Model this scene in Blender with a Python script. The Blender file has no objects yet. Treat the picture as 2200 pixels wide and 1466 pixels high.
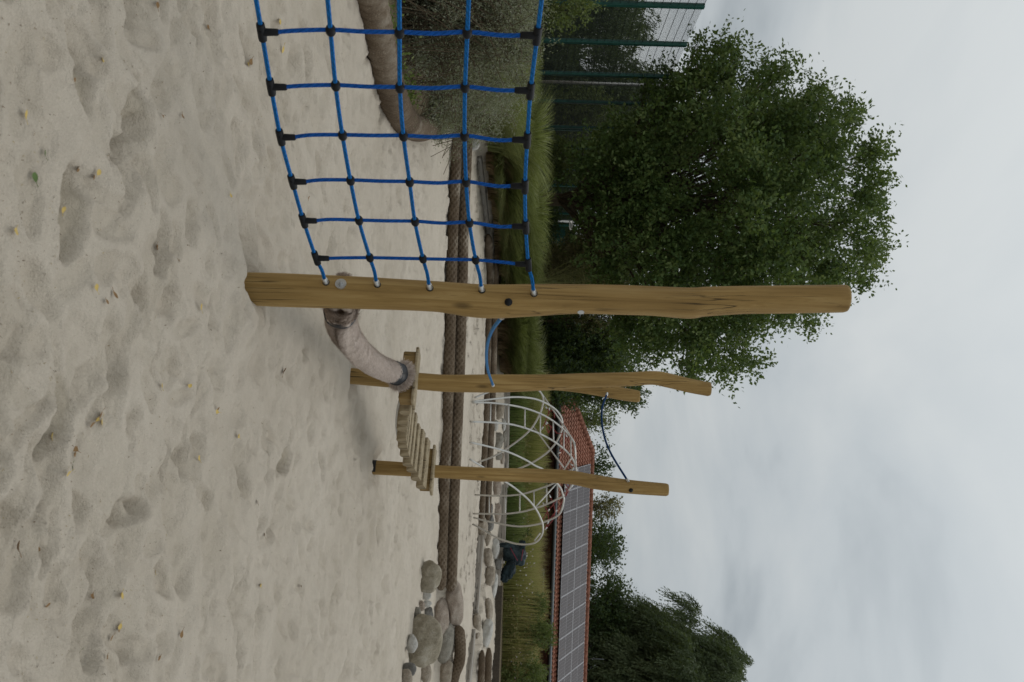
import bpy, math, random
import numpy as np
from mathutils import Vector, Matrix
# ------------------------------------------------------------------ camera
SC = bpy.context.scene
F_PX = 2050.0; HC = 1.30
PITCH = math.atan(30/F_PX); ROLL = math.radians(2.0)
_U0 = np.array([0, math.sin(PITCH), math.cos(PITCH)]); _L0 = np.array([-1., 0, 0]); _F = np.array([0, math.cos(PITCH), -math.sin(PITCH)])
IX = math.cos(ROLL)*_U0 + math.sin(ROLL)*_L0
IY = -math.sin(ROLL)*_U0 + math.cos(ROLL)*_L0
CAMP = np.array([0, 0, HC])
cam = bpy.data.cameras.new('camera'); cam.sensor_fit = 'HORIZONTAL'; cam.sensor_width = 36.0
cam.lens = F_PX/2200*36; cam.clip_start = 0.05; cam.clip_end = 3000
cam.dof.use_dof = True; cam.dof.focus_distance = 7.5; cam.dof.aperture_fstop = 5.6
co = bpy.data.objects.new('camera', cam); SC.collection.objects.link(co); SC.camera = co
m = Matrix.Identity(4)
for i in range(3):
    m[i][0] = IX[i]; m[i][1] = IY[i]; m[i][2] = -_F[i]; m[i][3] = CAMP[i]
co.matrix_world = m
def P(X, Y, D):
    """point seen at photo pixel X,Y at distance D in front of the camera"""
    return CAMP + D*(_F + (X-1100)/F_PX*IX - (Y-733)/F_PX*IY)
def G(X, Y, z=0.0):
    d = _F + (X-1100)/F_PX*IX - (Y-733)/F_PX*IY
    return CAMP + d*((z-HC)/d[2])
# ------------------------------------------------------------------ sky
SUN_EL = math.radians(58); SUN_AZ = math.radians(35)      # azimuth from +Y towards +X
W = bpy.data.worlds.new('World'); SC.world = W; W.use_nodes = True
nt = W.node_tree; N = nt.nodes; L = nt.links; N.clear()
wo = N.new('ShaderNodeOutputWorld')
sky = N.new('ShaderNodeTexSky'); sky.sky_type = 'NISHITA'; sky.sun_disc = False; sky.sun_elevation = SUN_EL; sky.sun_rotation = SUN_AZ
b1 = N.new('ShaderNodeBackground'); b1.inputs[1].default_value = 0.10; L.new(sky.outputs[0], b1.inputs[0])
tc = N.new('ShaderNodeTexCoord'); sp = N.new('ShaderNodeSeparateXYZ'); L.new(tc.outputs['Generated'], sp.inputs[0])
def wm(op, a, b=None):
    n = N.new('ShaderNodeMath'); n.operation = op
    for i, v in enumerate((a, b)):
        if v is None: continue
        if isinstance(v, (int, float)): n.inputs[i].default_value = v
        else: L.new(v, n.inputs[i])
    return n.outputs[0]
zc = wm('MAXIMUM', sp.outputs[2], 0.0)
den = wm('ADD', zc, 0.22)
cb = N.new('ShaderNodeCombineXYZ'); L.new(wm('DIVIDE', sp.outputs[0], den), cb.inputs[0]); L.new(wm('DIVIDE', sp.outputs[1], den), cb.inputs[1]); L.new(wm('MULTIPLY', zc, 1.5), cb.inputs[2])
mp = N.new('ShaderNodeMapping'); mp.inputs['Location'].default_value = (3.3, 1.7, 0); L.new(cb.outputs[0], mp.inputs[0])
nz = N.new('ShaderNodeTexNoise'); nz.inputs['Scale'].default_value = 1.05; nz.inputs['Detail'].default_value = 6; nz.inputs['Roughness'].default_value = 0.5; nz.inputs['Distortion'].default_value = 0.35
L.new(mp.outputs[0], nz.inputs[0])
rp = N.new('ShaderNodeValToRGB'); r = rp.color_ramp
r.elements[0].position = 0.33; r.elements[0].color = (0.385, 0.425, 0.45, 1)
r.elements[1].position = 0.66; r.elements[1].color = (0.59, 0.62, 0.625, 1)
e = r.elements.new(0.46); e.color = (0.50, 0.54, 0.56, 1)
hc = wm('SUBTRACT', 1.0, wm('MINIMUM', wm('MULTIPLY', zc, 1.15), 0.72))
L.new(wm('ADD', wm('MULTIPLY', wm('SUBTRACT', nz.outputs[0], 0.5), wm('MULTIPLY', hc, 2.2)), 0.535), rp.inputs[0])
# overcast sky brightens towards the zenith
gr = wm('ADD', wm('MULTIPLY', zc, 0.82), 0.785)
vm = N.new('ShaderNodeVectorMath'); vm.operation = 'SCALE'; L.new(rp.outputs[0], vm.inputs[0]); L.new(gr, vm.inputs['Scale'])
b2 = N.new('ShaderNodeBackground'); b2.inputs[1].default_value = 1.0; L.new(vm.outputs[0], b2.inputs[0])
mx = N.new('ShaderNodeMixShader'); mx.inputs[0].default_value = 0.97; L.new(b1.outputs[0], mx.inputs[1]); L.new(b2.outputs[0], mx.inputs[2]); L.new(mx.outputs[0], wo.inputs[0])
# ------------------------------------------------------------------ sun behind cloud
sl = bpy.data.lights.new('sun', 'SUN'); sl.energy = .6; sl.angle = math.radians(30); sl.color = (1, .96, .9)
so = bpy.data.objects.new('sun', sl); SC.collection.objects.link(so)
sd = Vector((math.sin(SUN_AZ)*math.cos(SUN_EL), math.cos(SUN_AZ)*math.cos(SUN_EL), math.sin(SUN_EL)))
so.rotation_euler = sd.to_track_quat('Z', 'Y').to_euler()
SC.view_settings.view_transform = 'Standard'; SC.view_settings.look = 'None'; SC.view_settings.exposure = 0.0; SC.view_settings.gamma = 1.0
# ------------------------------------------------------------------ helpers
C = SC.collection
rng = np.random.default_rng(7)
def norm(v): v = np.asarray(v, float); return v/(np.linalg.norm(v, axis=-1, keepdims=True)+1e-12)
def ss(a, b, x): t = np.clip((x-a)/(b-a), 0, 1); return t*t*(3-2*t)
class MB:
    def __init__(s): s.v = []; s.f = []; s.m = []; s.uv = []; s.n = 0; s.t = []
    def add(s, v, f, mi=0, uv=None, tint=None):
        v = np.asarray(v, float); s.v.append(v)
        for q in f: s.f.append(tuple(int(i)+s.n for i in q)); s.m.append(mi)
        s.uv.append(np.zeros((len(v), 2)) if uv is None else uv)
        s.t.append(np.full(len(v), .5) if tint is None else tint)
        s.n += len(v)
    def box(s, c, size, rot=None, mi=0, bev=0.0):
        c = np.asarray(c, float); h = np.asarray(size, float)/2
        if bev <= 0:
            v = np.array([[x, y, z] for x in (-1, 1) for y in (-1, 1) for z in (-1, 1)])*h
            f = [(0,1,3,2),(4,6,7,5),(0,4,5,1),(2,3,7,6),(0,2,6,4),(1,5,7,3)]
        else:
            v = []; idx = {}
            for i, x in enumerate((-1, 1)):
                for j, y in enumerate((-1, 1)):
                    for k, z in enumerate((-1, 1)):
                        for a in range(3):
                            p = np.array([x, y, z])*h
                            for bb in range(3):
                                if bb != a: p[bb] -= (x, y, z)[bb]*bev
                            idx[(i, j, k, a)] = len(v); v.append(p)
            f = []
            def g(i, j, k, a): return idx[(i, j, k, a)]
            for i in (0, 1): f.append((g(i,0,0,0), g(i,0,1,0), g(i,1,1,0), g(i,1,0,0)))
            for j in (0, 1): f.append((g(0,j,0,1), g(0,j,1,1), g(1,j,1,1), g(1,j,0,1)))
            for k in (0, 1): f.append((g(0,0,k,2), g(0,1,k,2), g(1,1,k,2), g(1,0,k,2)))
            for i in (0,1):
                for j in (0,1): f.append((g(i,j,0,0), g(i,j,1,0), g(i,j,1,1), g(i,j,0,1)))
            for i in (0,1):
                for k in (0,1): f.append((g(i,0,k,0), g(i,1,k,0), g(i,1,k,2), g(i,0,k,2)))
            for j in (0,1):
                for k in (0,1): f.append((g(0,j,k,1), g(1,j,k,1), g(1,j,k,2), g(0,j,k,2)))
            for i in (0,1):
                for j in (0,1):
                    for k in (0,1): f.append((g(i,j,k,0), g(i,j,k,1), g(i,j,k,2)))
            v = np.array(v)
        if rot is not None: v = v @ np.asarray(rot).T
        s.add(v+c, f, mi)
    def tube(s, pts, rad, seg=8, mi=0, cap=True, disp=None, tint=None):
        pts = np.asarray(pts, float); n = len(pts)
        rad = np.full(n, rad) if np.isscalar(rad) else np.asarray(rad, float)
        T = norm(np.gradient(pts, axis=0))
        ref = np.array([0, 0, 1.]) if abs(T[0][2]) < .9 else np.array([1., 0, 0])
        A = []; a = norm(np.cross(T[0], ref))
        for t in T:
            a = norm(a - t*np.dot(a, t)); A.append(a)
        A = np.array(A); B = np.cross(T, A)
        th = np.linspace(0, 2*np.pi, seg, endpoint=False)
        ul = np.concatenate([[0], np.cumsum(np.linalg.norm(np.diff(pts, axis=0), axis=1))])
        R = rad[:, None]*np.ones(seg)[None, :]
        if disp is not None: R = R + disp(ul[:, None], th[None, :]/(2*np.pi))
        V = pts[:, None, :] + R[..., None]*(np.cos(th)[None, :, None]*A[:, None, :] + np.sin(th)[None, :, None]*B[:, None, :])
        uv = np.stack(np.broadcast_arrays(ul[:, None], th[None, :]/(2*np.pi)), -1).reshape(-1, 2)
        V = V.reshape(-1, 3); f = []
        for i in range(n-1):
            for j in range(seg):
                k = (j+1) % seg
                f.append((i*seg+j, i*seg+k, (i+1)*seg+k, (i+1)*seg+j))
        if cap: f.append(tuple(range(seg-1, -1, -1))); f.append(tuple((n-1)*seg+j for j in range(seg)))
        s.add(V, f, mi, uv, None if tint is None else np.full(len(V), tint))
    def build(s, name, mats, parent=None, origin=None, smooth=True, auto=None):
        me = bpy.data.meshes.new(name); V = np.concatenate(s.v)
        o = bpy.data.objects.new(name, me); C.objects.link(o)
        if parent is not None: o.parent = parent
        org = np.zeros(3) if origin is None else np.asarray(origin, float)
        if parent is not None:
            pl = np.array(parent.location); q = parent.parent
            while q is not None: pl = pl+np.array(q.location); q = q.parent
        else: pl = np.zeros(3)
        V = V-org; o.location = org-pl
        me.from_pydata(V.tolist(), [], s.f)
        mats = mats if isinstance(mats, (list, tuple)) else [mats]
        for mm in mats: me.materials.append(mm)
        if len(mats) > 1: me.polygons.foreach_set('material_index', s.m)
        me.polygons.foreach_set('use_smooth', [smooth]*len(me.polygons))
        li = np.zeros(len(me.loops), int); me.loops.foreach_get('vertex_index', li)
        uvl = me.uv_layers.new(name='UVMap'); UV = np.concatenate(s.uv); uvl.data.foreach_set('uv', UV[li].ravel())
        at = me.attributes.new('tint', 'FLOAT', 'POINT'); at.data.foreach_set('value', np.concatenate(s.t))
        me.update()
        if auto: me.set_sharp_from_angle(angle=math.radians(auto))
        return o
def fast(name, V, Q, mat, parent=None, tint=None, smooth=False, attrs=None):
    """quad mesh straight from arrays"""
    me = bpy.data.meshes.new(name); V = np.asarray(V, np.float32); Q = np.asarray(Q, np.int32)
    k = Q.shape[1]
    if parent is not None:
        pl = np.array(parent.location, dtype=np.float32); V = V-pl
    me.vertices.add(len(V)); me.vertices.foreach_set('co', V.ravel())
    me.loops.add(Q.size); me.loops.foreach_set('vertex_index', Q.ravel())
    me.polygons.add(len(Q)); me.polygons.foreach_set('loop_start', np.arange(0, Q.size, k, dtype=np.int32))
    try: me.polygons.foreach_set('loop_total', np.full(len(Q), k, dtype=np.int32))
    except Exception: pass
    me.polygons.foreach_set('use_smooth', np.full(len(Q), smooth))
    for mm in (mat if isinstance(mat, (list, tuple)) else [mat]): me.materials.append(mm)
    if tint is not None: a = me.attributes.new('tint', 'FLOAT', 'POINT'); a.data.foreach_set('value', np.asarray(tint, np.float32))
    for kk, vv in (attrs or {}).items(): a = me.attributes.new(kk, 'FLOAT', 'POINT'); a.data.foreach_set('value', np.asarray(vv, np.float32))
    me.update(calc_edges=True); me.validate()
    o = bpy.data.objects.new(name, me); C.objects.link(o)
    if parent is not None: o.parent = parent
    return o
def tag(o, label=None, cat=None, group=None, kind=None):
    if label: o['label'] = label
    if cat: o['category'] = cat
    if group: o['group'] = group
    if kind: o['kind'] = kind
    return o
def empty(name, loc, label, cat, group=None):
    o = bpy.data.objects.new(name, None); C.objects.link(o); o.location = tuple(loc); o.empty_display_size = .1
    return tag(o, label, cat, group)
# ---- smooth lattice noise in numpy
_lat = np.random.default_rng(3).random((256, 256))
def vn(x, y, s=0):
    x = x+s*17.31; y = y+s*9.77
    xi = np.floor(x).astype(int); yi = np.floor(y).astype(int); fx = x-xi; fy = y-yi
    fx = fx*fx*(3-2*fx); fy = fy*fy*(3-2*fy)
    a = _lat[xi % 256, yi % 256]; b = _lat[(xi+1) % 256, yi % 256]; c = _lat[xi % 256, (yi+1) % 256]; d = _lat[(xi+1) % 256, (yi+1) % 256]
    return (a*(1-fx)+b*fx)*(1-fy)+(c*(1-fx)+d*fx)*fy - .5
def spline(pts, n):
    """Catmull-Rom through points"""
    p = np.asarray(pts, float); p = np.vstack([2*p[0]-p[1], p, 2*p[-1]-p[-2]]); k = len(p)-3
    t = np.linspace(0, k-1e-9, n); i = t.astype(int); u = (t-i)[:, None]
    a, b, c, d = p[i], p[i+1], p[i+2], p[i+3]
    return .5*((2*b)+(-a+c)*u+(2*a-5*b+4*c-d)*u*u+(-a+3*b-3*c+d)*u**3)
# ------------------------------------------------------------------ materials
class MT:
    def __init__(s, name, rough=.8, spec=.3):
        s.m = bpy.data.materials.new(name); s.m.use_nodes = True; s.nt = s.m.node_tree; s.N = s.nt.nodes; s.L = s.nt.links
        s.b = s.N['Principled BSDF']; s.b.inputs['Roughness'].default_value = rough; s.b.inputs['Specular IOR Level'].default_value = spec
        s.out = s.N['Material Output']; s._tc = None
    def tc(s, w='Object'):
        if s._tc is None: s._tc = s.N.new('ShaderNodeTexCoord')
        return s._tc.outputs[w]
    def map(s, src, sc=(1,1,1)):
        n = s.N.new('ShaderNodeMapping'); n.inputs['Scale'].default_value = sc; s.L.new(src, n.inputs[0]); return n.outputs[0]
    def noise(s, src, scale, detail=4, rough=.55, dist=0):
        n = s.N.new('ShaderNodeTexNoise'); n.inputs['Scale'].default_value = scale; n.inputs['Detail'].default_value = detail
        n.inputs['Roughness'].default_value = rough; n.inputs['Distortion'].default_value = dist
        if src is not None: s.L.new(src, n.inputs[0])
        return n.outputs[0]
    def vor(s, src, scale, feat='F1'):
        n = s.N.new('ShaderNodeTexVoronoi'); n.feature = feat; n.inputs['Scale'].default_value = scale; s.L.new(src, n.inputs[0]); return n.outputs['Distance']
    def ramp(s, f, stops):
        n = s.N.new('ShaderNodeValToRGB'); e = n.color_ramp.elements
        while len(e) < len(stops): e.new(.5)
        for el, (p, c) in zip(e, stops):
            el.position = p; el.color = (*c, 1) if not np.isscalar(c) else (c, c, c, 1)
        s.L.new(f, n.inputs[0]); return n.outputs[0]
    def math(s, op, a, b=0.0):
        n = s.N.new('ShaderNodeMath'); n.operation = op
        for i, v in enumerate((a, b)):
            if isinstance(v, (int, float)): n.inputs[i].default_value = v
            else: s.L.new(v, n.inputs[i])
        return n.outputs[0]
    def mix(s, f, a, b, mode='MIX'):
        n = s.N.new('ShaderNodeMix'); n.data_type = 'RGBA'; n.blend_type = mode
        for i, v in ((0, f), (6, a), (7, b)):
            if isinstance(v, (int, float)): n.inputs[i].default_value = v
            elif isinstance(v, tuple): n.inputs[i].default_value = (*v, 1)
            else: s.L.new(v, n.inputs[i])
        return n.outputs[2]
    def attr(s, name):
        n = s.N.new('ShaderNodeAttribute'); n.attribute_name = name; return n.outputs['Fac']
    def col(s, c):
        if isinstance(c, tuple): s.b.inputs['Base Color'].default_value = (*c, 1)
        else: s.L.new(c, s.b.inputs['Base Color'])
        return s
    def bump(s, h, st=.5, dist=.01):
        n = s.N.new('ShaderNodeBump'); n.inputs['Strength'].default_value = st; n.inputs['Distance'].default_value = dist
        s.L.new(h, n.inputs['Height']); s.L.new(n.outputs[0], s.b.inputs['Normal']); return s
def foliage(name, a, b, c=None, trans=.3):
    t = MT(name, .6, .25); f = t.attr('tint')
    cc = t.ramp(f, [(0, a), (.55, b), (1, c or b)])
    t.col(cc)
    tr = t.N.new('ShaderNodeBsdfTranslucent'); t.L.new(t.mix(.5, cc, (.2, .26, .04)), tr.inputs[0])
    ms = t.N.new('ShaderNodeMixShader'); ms.inputs[0].default_value = trans; t.L.new(t.b.outputs[0], ms.inputs[1]); t.L.new(tr.outputs[0], ms.inputs[2]); t.L.new(ms.outputs[0], t.out.inputs[0])
    return t.m
def wood(name, dark, mid, light, gs=(1, 1, 1), crack=.9, rough=.72):
    t = MT(name, rough, .3); o = t.tc('Object')
    g = t.noise(t.map(o, (22*gs[0], 22*gs[1], .9*gs[2])), 1.6, 6, .6, .8)
    big = t.noise(t.map(o, (3*gs[0], 3*gs[1], .8*gs[2])), 1.5, 3, .5)
    c = t.ramp(g, [(.25, dark), (.5, mid), (.75, light)])
    c = t.mix(t.ramp(big, [(.35, 0.), (.7, .45)]), c, tuple(x*.72 for x in dark), 'MIX')
    ck = t.noise(t.map(o, (30*gs[0], 30*gs[1], .55*gs[2])), 1.0, 2, .4, .3)
    cm = t.ramp(ck, [(.48, 0.), (.496, crack), (.504, crack), (.52, 0.)])
    pt = t.noise(t.map(o, (4*gs[0], 4*gs[1], 1.2*gs[2])), 1.3, 1, .4)
    cm2 = t.math('MULTIPLY', cm, t.ramp(pt, [(.50, 0.), (.60, 1.)]))
    kd = t.vor(t.map(o, (7*gs[0], 7*gs[1], 2.3*gs[2])), 1.0)
    kn = t.ramp(kd, [(.05, .75), (.11, .25), (.14, 0.)])
    c = t.mix(kn, c, tuple(x*.45 for x in dark)); c = t.mix(cm2, c, tuple(x*.2 for x in dark))
    sp_ = t.noise(t.map(o, (160, 160, 12)), 1, 2, .5)
    c = t.mix(t.ramp(sp_, [(.62, 0.), (.75, .35)]), c, tuple(x*.5 for x in dark))
    t.col(c)
    h = t.math('SUBTRACT', g, t.math('MULTIPLY', cm2, 1.6)); t.bump(h, .45, .006)
    return t.m
M = {}
M['post'] = wood('post_wood', (.20, .118, .035), (.32, .20, .066), (.44, .30, .12))
M['beam'] = wood('beam_wood', (.16, .095, .03), (.26, .165, .06), (.36, .25, .11))
M['plank'] = wood('plank_wood', (.20, .145, .075), (.33, .26, .16), (.46, .39, .27))
M['grey_timber'] = wood('weathered_timber', (.19, .16, .13), (.32, .29, .25), (.45, .42, .38), gs=(.05, 1, 20))
t = MT('end_grain', .8, .2); d_ = t.noise(t.tc('Object'), 60, 3); t.col(t.ramp(d_, [(.3, (.22, .13, .05)), (.7, (.38, .26, .12))])); M['endgrain'] = t.m
def plain(name, c, rough=.5, metal=0, var=.15, sc=30, spec=.5, b=.0):
    t = MT(name, rough, spec); n = t.noise(t.tc('Object'), sc, 4)
    t.col(t.ramp(n, [(.25, tuple(x*(1-var) for x in c)), (.75, tuple(min(1, x*(1+var)) for x in c))])); t.b.inputs['Metallic'].default_value = metal
    if b: t.bump(n, b, .004)
    return t.m
M['steel'] = plain('galvanised_steel', (.55, .55, .54), .38, .9, .15, 60)
M['tube'] = plain('brushed_tube', (.50, .485, .455), .42, .55, .12, 8)
M['black'] = plain('black_plastic', (.006, .0065, .008), .55, 0, .2, 40, .22)
M['tape'] = plain('dark_tape', (.014, .015, .018), .4, 0, .6, 25, .35, .6)
M['redrope'] = plain('red_rope', (.22, .03, .028), .7, 0, .2)
M['eave'] = plain('dark_eave', (.018, .017, .016), .9); M['soilboard'] = plain('earthy_board', (.055, .043, .03), .9, 0, .5)
M['hole'] = plain('dark_hole', (.01, .008, .005), .9)
def ropemat(name, c, freq=34, strands=3):
    t = MT(name, .7, .15); u = t.N.new('ShaderNodeSeparateXYZ'); t.L.new(t.tc('UV'), u.inputs[0])
    w = t.math('SINE', t.math('ADD', t.math('MULTIPLY', u.outputs[0], freq*2*math.pi), t.math('MULTIPLY', u.outputs[1], strands*2*math.pi)))
    n = t.noise(t.tc('Object'), 40, 3)
    t.col(t.ramp(n, [(.3, tuple(x*.82 for x in c)), (.7, tuple(x*1.12 for x in c))])); t.bump(w, .8, .003); return t.m
M['blue'] = ropemat('blue_rope', (.007, .15, .45))
M['blue_dark'] = ropemat('dark_blue_rope', (.006, .085, .36))
M['blue_pale'] = ropemat('pale_blue_rope', (.045, .19, .42))
M['navy'] = ropemat('navy_rope', (.006, .04, .13))
# sand / soil
t = MT('sand', .95, .15); o = t.tc('Object')
n1 = t.noise(o, .9, 4); n2 = t.noise(o, 9, 5, .6); n3 = t.noise(o, 260, 2, .7); n4 = t.noise(o, 45, 4, .7)
c = t.ramp(n1, [(.3, (.51, .445, .36)), (.7, (.60, .53, .44))])
c = t.mix(t.ramp(n2, [(.45, 0.), (.75, .35)]), c, (.40, .345, .28))
c = t.mix(t.ramp(n3, [(.32, .28), (.5, 0.)]), c, (.30, .25, .19))
c = t.mix(t.ramp(n3, [(.6, 0.), (.75, .4)]), c, (.70, .65, .57))
v1 = t.vor(o, 26); c = t.mix(t.math('MULTIPLY', t.ramp(v1, [(.03, .6), (.06, 0.)]), t.ramp(n2, [(.46, 0.), (.56, 1.)])), c, (.16, .12, .08))
print_fac = t.attr('print_tone'); c = t.mix(t.math('MULTIPLY', print_fac, .55), c, (.33, .28, .20))  # sand colour mixed darker inside the footprints
soil = t.ramp(t.noise(o, 6, 6, .7), [(.3, (.09, .07, .04)), (.7, (.20, .16, .10))])
c = t.mix(t.attr('soil'), c, soil); t.col(c)
hh = t.math('ADD', t.math('MULTIPLY', n2, .9), t.math('ADD', t.math('MULTIPLY', n3, .22), t.math('MULTIPLY', n4, .45))); t.bump(hh, 1.0, .03)
M['sand'] = t.m
def rock(name, a, b, c, spk=.4):
    t = MT(name, .85, .25); o = t.tc('Object'); n = t.noise(o, 7, 8, .72); n2 = t.noise(o, 90, 3, .7)
    cc = t.ramp(n, [(.3, a), (.5, b), (.72, c)]); cc = t.mix(t.ramp(n2, [(.35, spk), (.5, 0.)]), cc, tuple(x*.4 for x in a)); cc = t.mix(t.ramp(n2, [(.58, 0.), (.7, spk)]), cc, tuple(min(1, x*1.5) for x in c))
    t.col(cc); t.bump(t.math('ADD', n, t.math('MULTIPLY', n2, .25)), 1.0, .04); return t.m
M['rock_brown'] = rock('brown_granite', (.20, .16, .12), (.31, .26, .20), (.44, .385, .32))
M['rock_pink'] = rock('pink_granite', (.23, .175, .14), (.33, .27, .215), (.44, .38, .32), .55)
M['rock_grey'] = rock('grey_granite', (.15, .135, .11), (.25, .23, .19), (.38, .35, .30))
M['rock_pale'] = rock('pale_stone', (.33, .32, .29), (.45, .43, .39), (.56, .54, .50), .2)
M['rock_slate'] = rock('dark_slate', (.10, .095, .085), (.17, .16, .145), (.26, .245, .22), .25)
M['rock_moss'] = rock('olive_stone', (.18, .15, .10), (.30, .26, .19), (.44, .40, .33))
# ------------------------------------------------------------------ ground
def poly_y(x, px, py): return np.interp(x, px, py)
LC_X = [-30, -6, -3.6, -3.3, -2.6, -1.6, -.3, 1.5, 4, 5.6, 7.5, 12, 40]
LC_Y = [15.8, 15.8, 16.3, 18.5, 21.8, 23.6, 24.2, 24.5, 24.3, 23.6, 20.6, 17, 15]
BED = np.array([(6.0, -2.75), (6.83, -2.52), (7.66, -2.12), (8.16, -1.99), (9.1, -2.04), (10.1, -2.17), (11.9, -2.54), (13.6, -3.04), (15.0, -3.6), (16.5, -4.2)])
def Hs(x, y):
    x = np.asarray(x, float); y = np.asarray(y, float)
    h = .28*ss(15.35, 15.75, y + .05*np.sin(x*1.3) - .9*ss(4.2, 5.4, x)*0)
    lc = poly_y(x, LC_X, LC_Y)
    h = h + .22*ss(.05, .5, y-lc) + .33*ss(.5, 5.0, y-lc) + .15*ss(5, 16, y-lc)
    bx = np.interp(y, BED[:, 0], BED[:, 1]); bx = np.where(y < 6, -2.75-(6-y)*.55, bx)
    h = h + .13*ss(.0, .35, bx-x)*(1-ss(15.4, 17, y))
    return h
def soilmask(x, y):
    lc = poly_y(x, LC_X, LC_Y); bx = np.interp(y, BED[:, 0], BED[:, 1]); bx = np.where(y < 6, -2.75-(6-y)*.55, bx)
    a = ss(4.0, 4.3, y-lc)
    a = np.maximum(a, ss(.3, .5, y-lc)*ss(1.0, .6, x)*1.0)
    return np.maximum(a, ss(.05, .2, bx-x))
ys = [-6.0]
while ys[-1] < 900:
    y = ys[-1]; d = .06 if y < 1.2 else (max(.0095, .0048*y) if y < 16.5 else (.0065*y if y < 30 else .05*y)); ys.append(y+d)
ys = np.array(ys)
tt = np.concatenate([-np.geomspace(12, .72, 26), np.linspace(-.70, .70, 430), np.geomspace(.72, 12, 26)])
Wd = 1.05+np.abs(ys)*.62
GX = tt[None, :]*Wd[:, None]; GY = np.repeat(ys[:, None], len(tt), 1)
det = np.zeros_like(GX); print_tone = np.zeros_like(GX)
near = (GY > -1) & (GY < 60)
fall = 1.0
_ca, _sa = math.cos(.6), math.sin(.6); RX, RY = GX*_ca-GY*_sa, GX*_sa+GY*_ca
det += .045*vn(GX*.9, GY*.9, 1)+.030*vn(RX*2.6, RY*2.2, 2)+.022*vn(GX*5.9-RY, RY*5.1, 3)-.030*np.abs(vn(RX*3.7, GY*3.1, 11))+.009*vn(RX*13, GY*12, 4)+.0035*vn(RX*31, RY*29, 5)
for kk in range(4): # small softened scoops all over
    q = vn(RX*(6+2*kk)+kk*7, RY*(5.2+1.7*kk), 20+kk); det += -(.020-.003*kk)*ss(.16, .34, q)
fr = np.random.default_rng(21)
prints = []
for i in range(1500):
    y = 1.5*math.exp(fr.random()*math.log(15.0/1.5)) if i % 2 else 1.4+13.8*fr.random()**.8
    x = (fr.random()*2-1)*(.5+.5*y)
    prints.append((x, y, fr.random()*math.pi, .085+.075*fr.random(), .036+.032*fr.random(), .009+.016*fr.random(), fr.random()*.7))
for i in range(420):
    y = 15.8+8*fr.random(); x = (fr.random()*2-1)*8
    prints.append((x, y, fr.random()*math.pi, .12+.08*fr.random(), .06+.03*fr.random(), .014+.018*fr.random(), fr.random()))
for i in range(70):
    y = 1.6+10*fr.random(); x = (fr.random()*2-1)*(.5+.5*y)
    prints.append((x, y, fr.random()*math.pi, .2+.12*fr.random(), .11+.07*fr.random(), .018+.012*fr.random(), .2))
# deliberate larger prints seen in the foreground
for (X, Y, L_, W_, A_) in ((195,165,.11,.065,.045),(300,240,.14,.055,.045),(175,460,.15,.06,.05),(90,420,.12,.05,.03),(345,520,.12,.045,.04),(150,890,.13,.06,.045),(130,1000,.12,.07,.03),(620,985,.09,.06,.05),(420,960,.13,.06,.035),(230,1380,.1,.05,.04),(40,1200,.16,.09,.04),(280,720,.16,.05,.03),(255,790,.2,.06,.03),(520,330,.13,.1,.02),(700,1000,.1,.06,.03),(380,1000,.1,.05,.035),(130,1130,.14,.06,.03),(60,700,.1,.07,.03)):
    g = G(X, Y); prints.append((g[0], g[1], fr.uniform(-.5, .5), L_*1.1, W_*1.15, A_*.75, .8))
prints.append((G(530,560)[0], G(530,560)[1], .2, .20, .14, .055, .1))
for (x, y, a, Lp, Wp, A_, sh) in prints:
    R_ = Lp*1.8; i0, i1 = np.searchsorted(ys, (y-R_, y+R_))
    if i1 <= i0: continue
    wmid = 1.05+abs(y)*.62; j0, j1 = np.searchsorted(tt, ((x-R_)/wmid-.05, (x+R_)/wmid+.05))
    if j1 <= j0: continue
    dx = GX[i0:i1, j0:j1]-x; dy = GY[i0:i1, j0:j1]-y; ca, sa = math.cos(a), math.sin(a)
    u = (dx*ca+dy*sa)/Lp; v = (-dx*sa+dy*ca)/Wp
    d = np.sqrt(u*u+v*v*(1+.35*u))+.16*vn(dx*16+x*9, dy*16+y*7, 6)
    lo = .42+.40*sh
    det[i0:i1, j0:j1] += -A_*(1-ss(lo, 1.0, d))*(1+.35*u) + A_*.12*np.exp(-((d-1.18)/.24)**2)
    print_tone[i0:i1, j0:j1] = np.maximum(print_tone[i0:i1, j0:j1], (1-ss(lo, .95, d))*(.45+.5*sh if A_ > .03 else .25))  # mask of the darker tone, strongest in the middle of each print
fade = ss(200, 40, GY)*(1-.75*soilmask(GX, GY))
GZ = Hs(GX, GY)+det*fade
for (pxx, pyy) in ((G(535,620)), (G(755,806)), (G(808,1004))) if False else [tuple(G(535,620)[:2]), tuple(G(755,806)[:2]), tuple(G(808,1004)[:2])]:
    dd = np.hypot(GX-pxx, GY-pyy); GZ += .055*np.exp(-(((GX-pxx-.16)/.16)**2+((GY-pyy+.02)/.2)**2)) if pyy < 5 else 0; GZ += np.where(dd < .5, .03*np.exp(-((dd-.2)/.09)**2)-.02*np.exp(-(dd/.12)**2), 0)
ny, nx = GX.shape
ii = (np.arange(ny-1)[:, None]*nx+np.arange(nx-1)[None, :]).ravel()
Q = np.stack([ii, ii+1, ii+nx+1, ii+nx], 1)
gnd = fast('sand', np.stack([GX, GY, GZ], -1).reshape(-1, 3), Q, M['sand'], smooth=True, attrs={'soil': soilmask(GX, GY).ravel(), 'print_tone': print_tone.ravel()})
tag(gnd, 'pale dry sand full of footprints', None, None, 'structure')
def Hd(x, y):
    i = int(np.clip(np.searchsorted(ys, y)-1, 0, ny-2)); w = 1.05+abs(ys[i])*.62
    j = int(np.clip(np.searchsorted(tt, x/w)-1, 0, nx-2)); return float(GZ[i:i+2, j:j+2].mean())
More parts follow.
